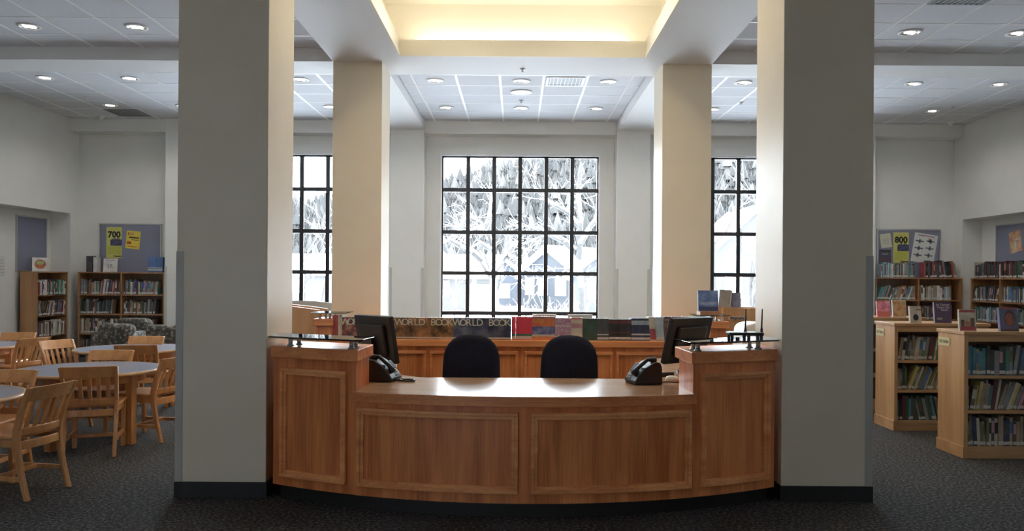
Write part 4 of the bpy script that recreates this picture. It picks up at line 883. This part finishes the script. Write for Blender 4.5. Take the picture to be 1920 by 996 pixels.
for k in range(5200):
    y = 58 + 90 * rr.random() ** .8; x = rr.uniform(-.42, .42) * y; z = hgt(x, y) - .2
    if rr.random() < .3:
        h = rr.uniform(2.2, 4.5); r_ = h * .22; n = 5; mi = rr.choice((0, 0, 2))
        for lv in (0, .4): fm.add([(x + r_ * (1 - lv * .6) * math.cos(2 * math.pi * q / n), y + r_ * (1 - lv * .6) * math.sin(2 * math.pi * q / n), z + h * (.1 + lv)) for q in range(n)] + [(x, y, z + h * (.62 + lv * .95))], [(q, (q + 1) % n, n) for q in range(n)], mi)
    else:
        h = rr.uniform(2.5, 5.0); mi = rr.choice((1, 1, 0, 2, 2)); w_ = .06
        for q in range(8):
            a = rr.uniform(0, 6.28); b0 = rr.uniform(.1, .6) * h if q else 0; le = h * rr.uniform(.25, .5) if q else h; sp = .55 if q else .05
            d_ = Vector((math.cos(a) * sp, math.sin(a) * sp, .8)); e = Vector((x, y, z + b0)); t_ = e + d_.normalized() * le
            fm.add([e + Vector((-w_, 0, 0)), e + Vector((w_, 0, 0)), e + Vector((0, w_, 0)), t_], [(0, 1, 3), (1, 2, 3), (2, 0, 3)], mi)
tag(fm.build('hillside_forest', FT), 'bare and evergreen snowy forest covering the hillside', 'forest', kind='stuff')
def grow(mb, sn, p, d, L, r_, depth, rr, spread=.6, up=.12):
    pts = [p]; n = 3; dd = d.normalized()
    for k in range(n):
        dd = (dd + Vector((rr.uniform(-.25, .25), rr.uniform(-.25, .25), rr.uniform(-.15, .15) + up))).normalized(); pts.append(pts[-1] + dd * L / n)
    rs = [r_ * (1 - .5 * k / n) for k in range(n + 1)]
    mb.tube(pts, rs, 5 if r_ > .03 else 3, cap=False)
    if abs(dd.z) < .93: sn.tube([q + Vector((0, 0, rs[i] * .8)) for i, q in enumerate(pts)], [x * .62 + .002 for x in rs], 5 if r_ > .03 else 3, cap=False)
    if depth <= 0: return
    for k in range(3 if depth > 1 else 4):
        i = rr.choice((1, 2, 3)) if k else 3; q = dd.cross(Vector((rr.uniform(-1, 1), rr.uniform(-1, 1), rr.uniform(-1, 1)))).normalized()
        grow(mb, sn, pts[i], (dd + q * rr.uniform(spread * .6, spread * 1.5)), L * rr.uniform(.5, .78), rs[i] * .62, depth - 1, rr, spread, up)
def snow_tree(base, h, r_, label, seed, limbs=None, depth=5, spread=.7):
    rr = random.Random(seed); r = empty('snowy_tree', base, 0, label=label, cat='tree', group='snow-laden trees outside'); mb, sn = MB(), MB()
    if limbs:
        for pts, ra in limbs:
            pts = [Vector(q) - Vector(base) for q in pts]; rs = [ra * (1 - .6 * k / (len(pts) - 1)) for k in range(len(pts))]
            mb.tube(pts, rs, 7); sn.tube([q + Vector((0, -.01, rs[i] * .6)) for i, q in enumerate(pts)], [x * .95 for x in rs], 7)
            for i in range(1, len(pts)):
                for k in range(2): grow(mb, sn, pts[i], (pts[i] - pts[i - 1]).normalized() + Vector((rr.uniform(-.9, .9), rr.uniform(-.9, .9), rr.uniform(-.5, .7))), h * rr.uniform(.08, .16), rs[i] * .40, 1 + k, rr, spread, .05)
    else: grow(mb, sn, Vector((0, 0, -.05)), Vector((0, 0, 1)), h * .38, r_, depth, rr, spread)
    mb.build('branches', BARK, r); sn.build('snow_cover', SNOW, r)
def P3(l, D, rr=random.Random(5)): return [at(x, y, D + rr.uniform(-.6, .6)) for x, y in l]
b = at(928, 604, 30); b.z = -.4
snow_tree(tuple(b), 6, .2, 'big snow-laden tree in the middle window', 1, limbs=[([b] + P3([(926, 560), (924, 515)], 30), .24), (P3([(924, 520), (905, 492), (886, 474), (862, 462), (842, 450)], 30), .15), (P3([(925, 518), (921, 470), (914, 438), (900, 420), (880, 408)], 30), .15), (P3([(916, 440), (917, 405), (922, 368)], 30), .10), (P3([(921, 470), (900, 456), (884, 465)], 30), .09), (P3([(925, 510), (944, 488), (956, 468), (974, 455)], 30), .12), (P3([(914, 438), (895, 428), (878, 436)], 30), .08), (P3([(944, 488), (950, 478), (968, 486), (985, 478)], 30), .08)])
b = at(1092, 604, 27); b.z = -.4
snow_tree(tuple(b), 6, .2, 'snow-laden tree at the right side of the middle window', 2, limbs=[([b] + P3([(1090, 540), (1086, 480)], 27), .17), (P3([(1086, 480), (1060, 455), (1030, 440), (1005, 428)], 27), .12), (P3([(1086, 485), (1088, 420), (1084, 360), (1090, 310)], 27), .12), (P3([(1088, 430), (1066, 400), (1040, 385), (1022, 376)], 27), .09), (P3([(1087, 460), (1105, 430), (1118, 410), (1135, 380)], 27), .10), (P3([(1088, 520), (1066, 505), (1045, 520)], 27), .08)])
for i, (px, D, h, lb) in enumerate(((1400, 24, 8, 'snow-laden tree nearest in the right window'), (1352, 33, 9, 'snow-laden tree farther off in the right window'), (1455, 33, 9, 'snowy tree mostly hidden right of the right window'), (560, 30, 6.5, 'bare snowy tree in the left window'), (600, 46, 8, 'distant bare tree at the right of the left window'), (852, 36, 4.2, 'low snowy tree at the left of the middle window'), (985, 36, 3.0, 'small snowy tree before the blue house'))):
    q = at(px, 600, D); snow_tree((q.x, D, -.4), h, .012 * h + .03, lb, 20 + i, depth=3)
def shrub(px, D, h, label, seed):
    rr = random.Random(seed); q = at(px, 600, D); r = empty('snowy_shrub', (q.x, D, -.4), 0, label=label, cat='shrub', group='snowy shrubs outside'); mb, sn = MB(), MB()
    for k in range(12):
        a = rr.uniform(0, 6.28); grow(mb, sn, Vector((math.cos(a) * .12, math.sin(a) * .12, -.02)), Vector((math.cos(a) * .7, math.sin(a) * .7, 1)), h * rr.uniform(.4, .6), .014, 1, rr, .6)
    mb.build('stems', BARK, r); sn.build('snow_cover', SNOW, r)
for i, (px, D, h, lb) in enumerate(((905, 27, 1.3, 'dark twiggy shrub left of the big tree trunk'), (965, 28, 1.4, 'twiggy shrub between the big tree and the blue house'), (845, 25, 1.2, 'shrub at the left jamb of the middle window'), (1075, 30, 1.5, 'shrub behind the right-hand tree'), (944, 24, 1.5, 'brown snowy shrub below the big tree'), (998, 25, 1.7, 'snowy shrub right of the big tree'), (1050, 23, 1.6, 'snowy shrub under the right-hand tree'), (880, 26, 1.1, 'low shrub before the pale garage'), (1105, 22, 1.9, 'snowy shrub at the right window jamb'), (585, 24, 1.3, 'low shrub in the left window'), (1370, 25, 1.8, 'snowy shrub at the foot of the right window'), (1408, 22, 1.7, 'twiggy snowy shrub behind the router'))): shrub(px, D, h, lb, 60 + i)
def house(px, D, W, H, rh, dep, wall, label, wins, gable=True, door=None, rz=0):
    q = at(px, 560, D); r = empty('house', (q.x, D, -.4), R(rz), label=label, cat='house', group='snow-covered houses outside'); ov = .35
    m = MB(); m.box(-W / 2, W / 2, 0, dep, -.1, H)
    if gable:
        m.add([(-W / 2, 0, H), (W / 2, 0, H), (0, 0, H + rh), (-W / 2, dep, H), (W / 2, dep, H), (0, dep, H + rh)], [(0, 1, 2), (5, 4, 3), (0, 2, 5, 3), (1, 4, 5, 2)])
        roof = MB()
        for s in (-1, 1): roof.add([(0, -ov, H + rh + .05), (s * (W / 2 + ov), -ov, H - rh * ov / (W / 2) + .05), (s * (W / 2 + ov), dep + ov, H - rh * ov / (W / 2) + .05), (0, dep + ov, H + rh + .05), (0, -ov, H + rh + .35), (s * (W / 2 + ov), -ov, H - rh * ov / (W / 2) + .3), (s * (W / 2 + ov), dep + ov, H - rh * ov / (W / 2) + .3), (0, dep + ov, H + rh + .35)], [(0, 1, 2, 3), (7, 6, 5, 4), (0, 4, 5, 1), (1, 5, 6, 2), (2, 6, 7, 3)])
    else:
        m.add([(-W / 2, 0, H), (-W / 2, dep, H), (-W / 2, dep / 2, H + rh), (W / 2, 0, H), (W / 2, dep, H), (W / 2, dep / 2, H + rh)], [(0, 2, 1), (3, 4, 5), (0, 3, 5, 2), (1, 2, 5, 4)])
        roof = MB().add([(-W / 2 - ov, -ov, H - .1), (W / 2 + ov, -ov, H - .1), (W / 2 + ov, dep / 2, H + rh + .1), (-W / 2 - ov, dep / 2, H + rh + .1), (-W / 2 - ov, -ov, H + .2), (W / 2 + ov, -ov, H + .2), (W / 2 + ov, dep / 2, H + rh + .4), (-W / 2 - ov, dep / 2, H + rh + .4), (-W / 2 - ov, dep + ov, H), (W / 2 + ov, dep + ov, H)], [(0, 1, 2, 3), (7, 6, 5, 4), (0, 4, 5, 1), (1, 5, 6, 2), (3, 7, 4, 0), (6, 7, 8, 9)])
    m.build('walls', wall, r); roof.build('snowy_roof', SNOW, r)
    for x, z, a, b in wins:
        f = B(x - a / 2 - .08, x + a / 2 + .08, -.06, 0, z - .08, z + b + .08).build('window', WPLAST, r); B(x - a / 2, x + a / 2, -.08, -.055, z, z + b).build('pane', SCREEN if 0 else GRILLE, f)
    if door: x, a, b = door; B(x - a / 2, x + a / 2, -.05, .02, 0, b).build('door', mat('dim_garage_' + str(px), (.16, .14, .12), .7), r)
WH = mat('white_siding', (.019, .018, .0165), .7); BL = mat('blue_siding', (.012, .0145, .0185), .7); BLD = mat('slate_siding', (.010, .013, .019), .7); TN = mat('grey_brown_siding', (.022, .020, .018), .7)
house(868, 44, 3.6, 1.9, .9, 5, WH, 'pale house with a wide dark doorway left of the big tree', [(-1.1, .8, .6, .8)], gable=False, door=(.8, 1.4, 1.5))
house(945, 53, 2.4, 2.0, .9, 3, BLD, 'small slate-blue gabled shed beyond the big tree', [(0, .6, .6, .8)])
house(1026, 48, 3.8, 2.2, 1.3, 5, BL, 'blue house under a broad snowy roof right of the big tree', [(-1.3, .9, .5, .9), (-.3, .9, .5, .9), (1.0, .9, .6, .9)], rz=-38)
house(1116, 40, 2.0, 2.0, .8, 5, BL, 'blue house half hidden at the right of the middle window', [(0, .9, .7, .9)])
house(1420, 40, 5.0, 2.9, 2.4, 6, WH, 'white gabled house in the right window', [(-.4, 3.2, .6, 1.0), (-1.2, 1.0, .7, 1.1), (.8, 1.0, .7, 1.1)])
house(552, 52, 4.5, 2.0, 1.0, 5, TN, 'low grey house under deep snow in the left window', [(0, .9, .8, .9)], gable=False)
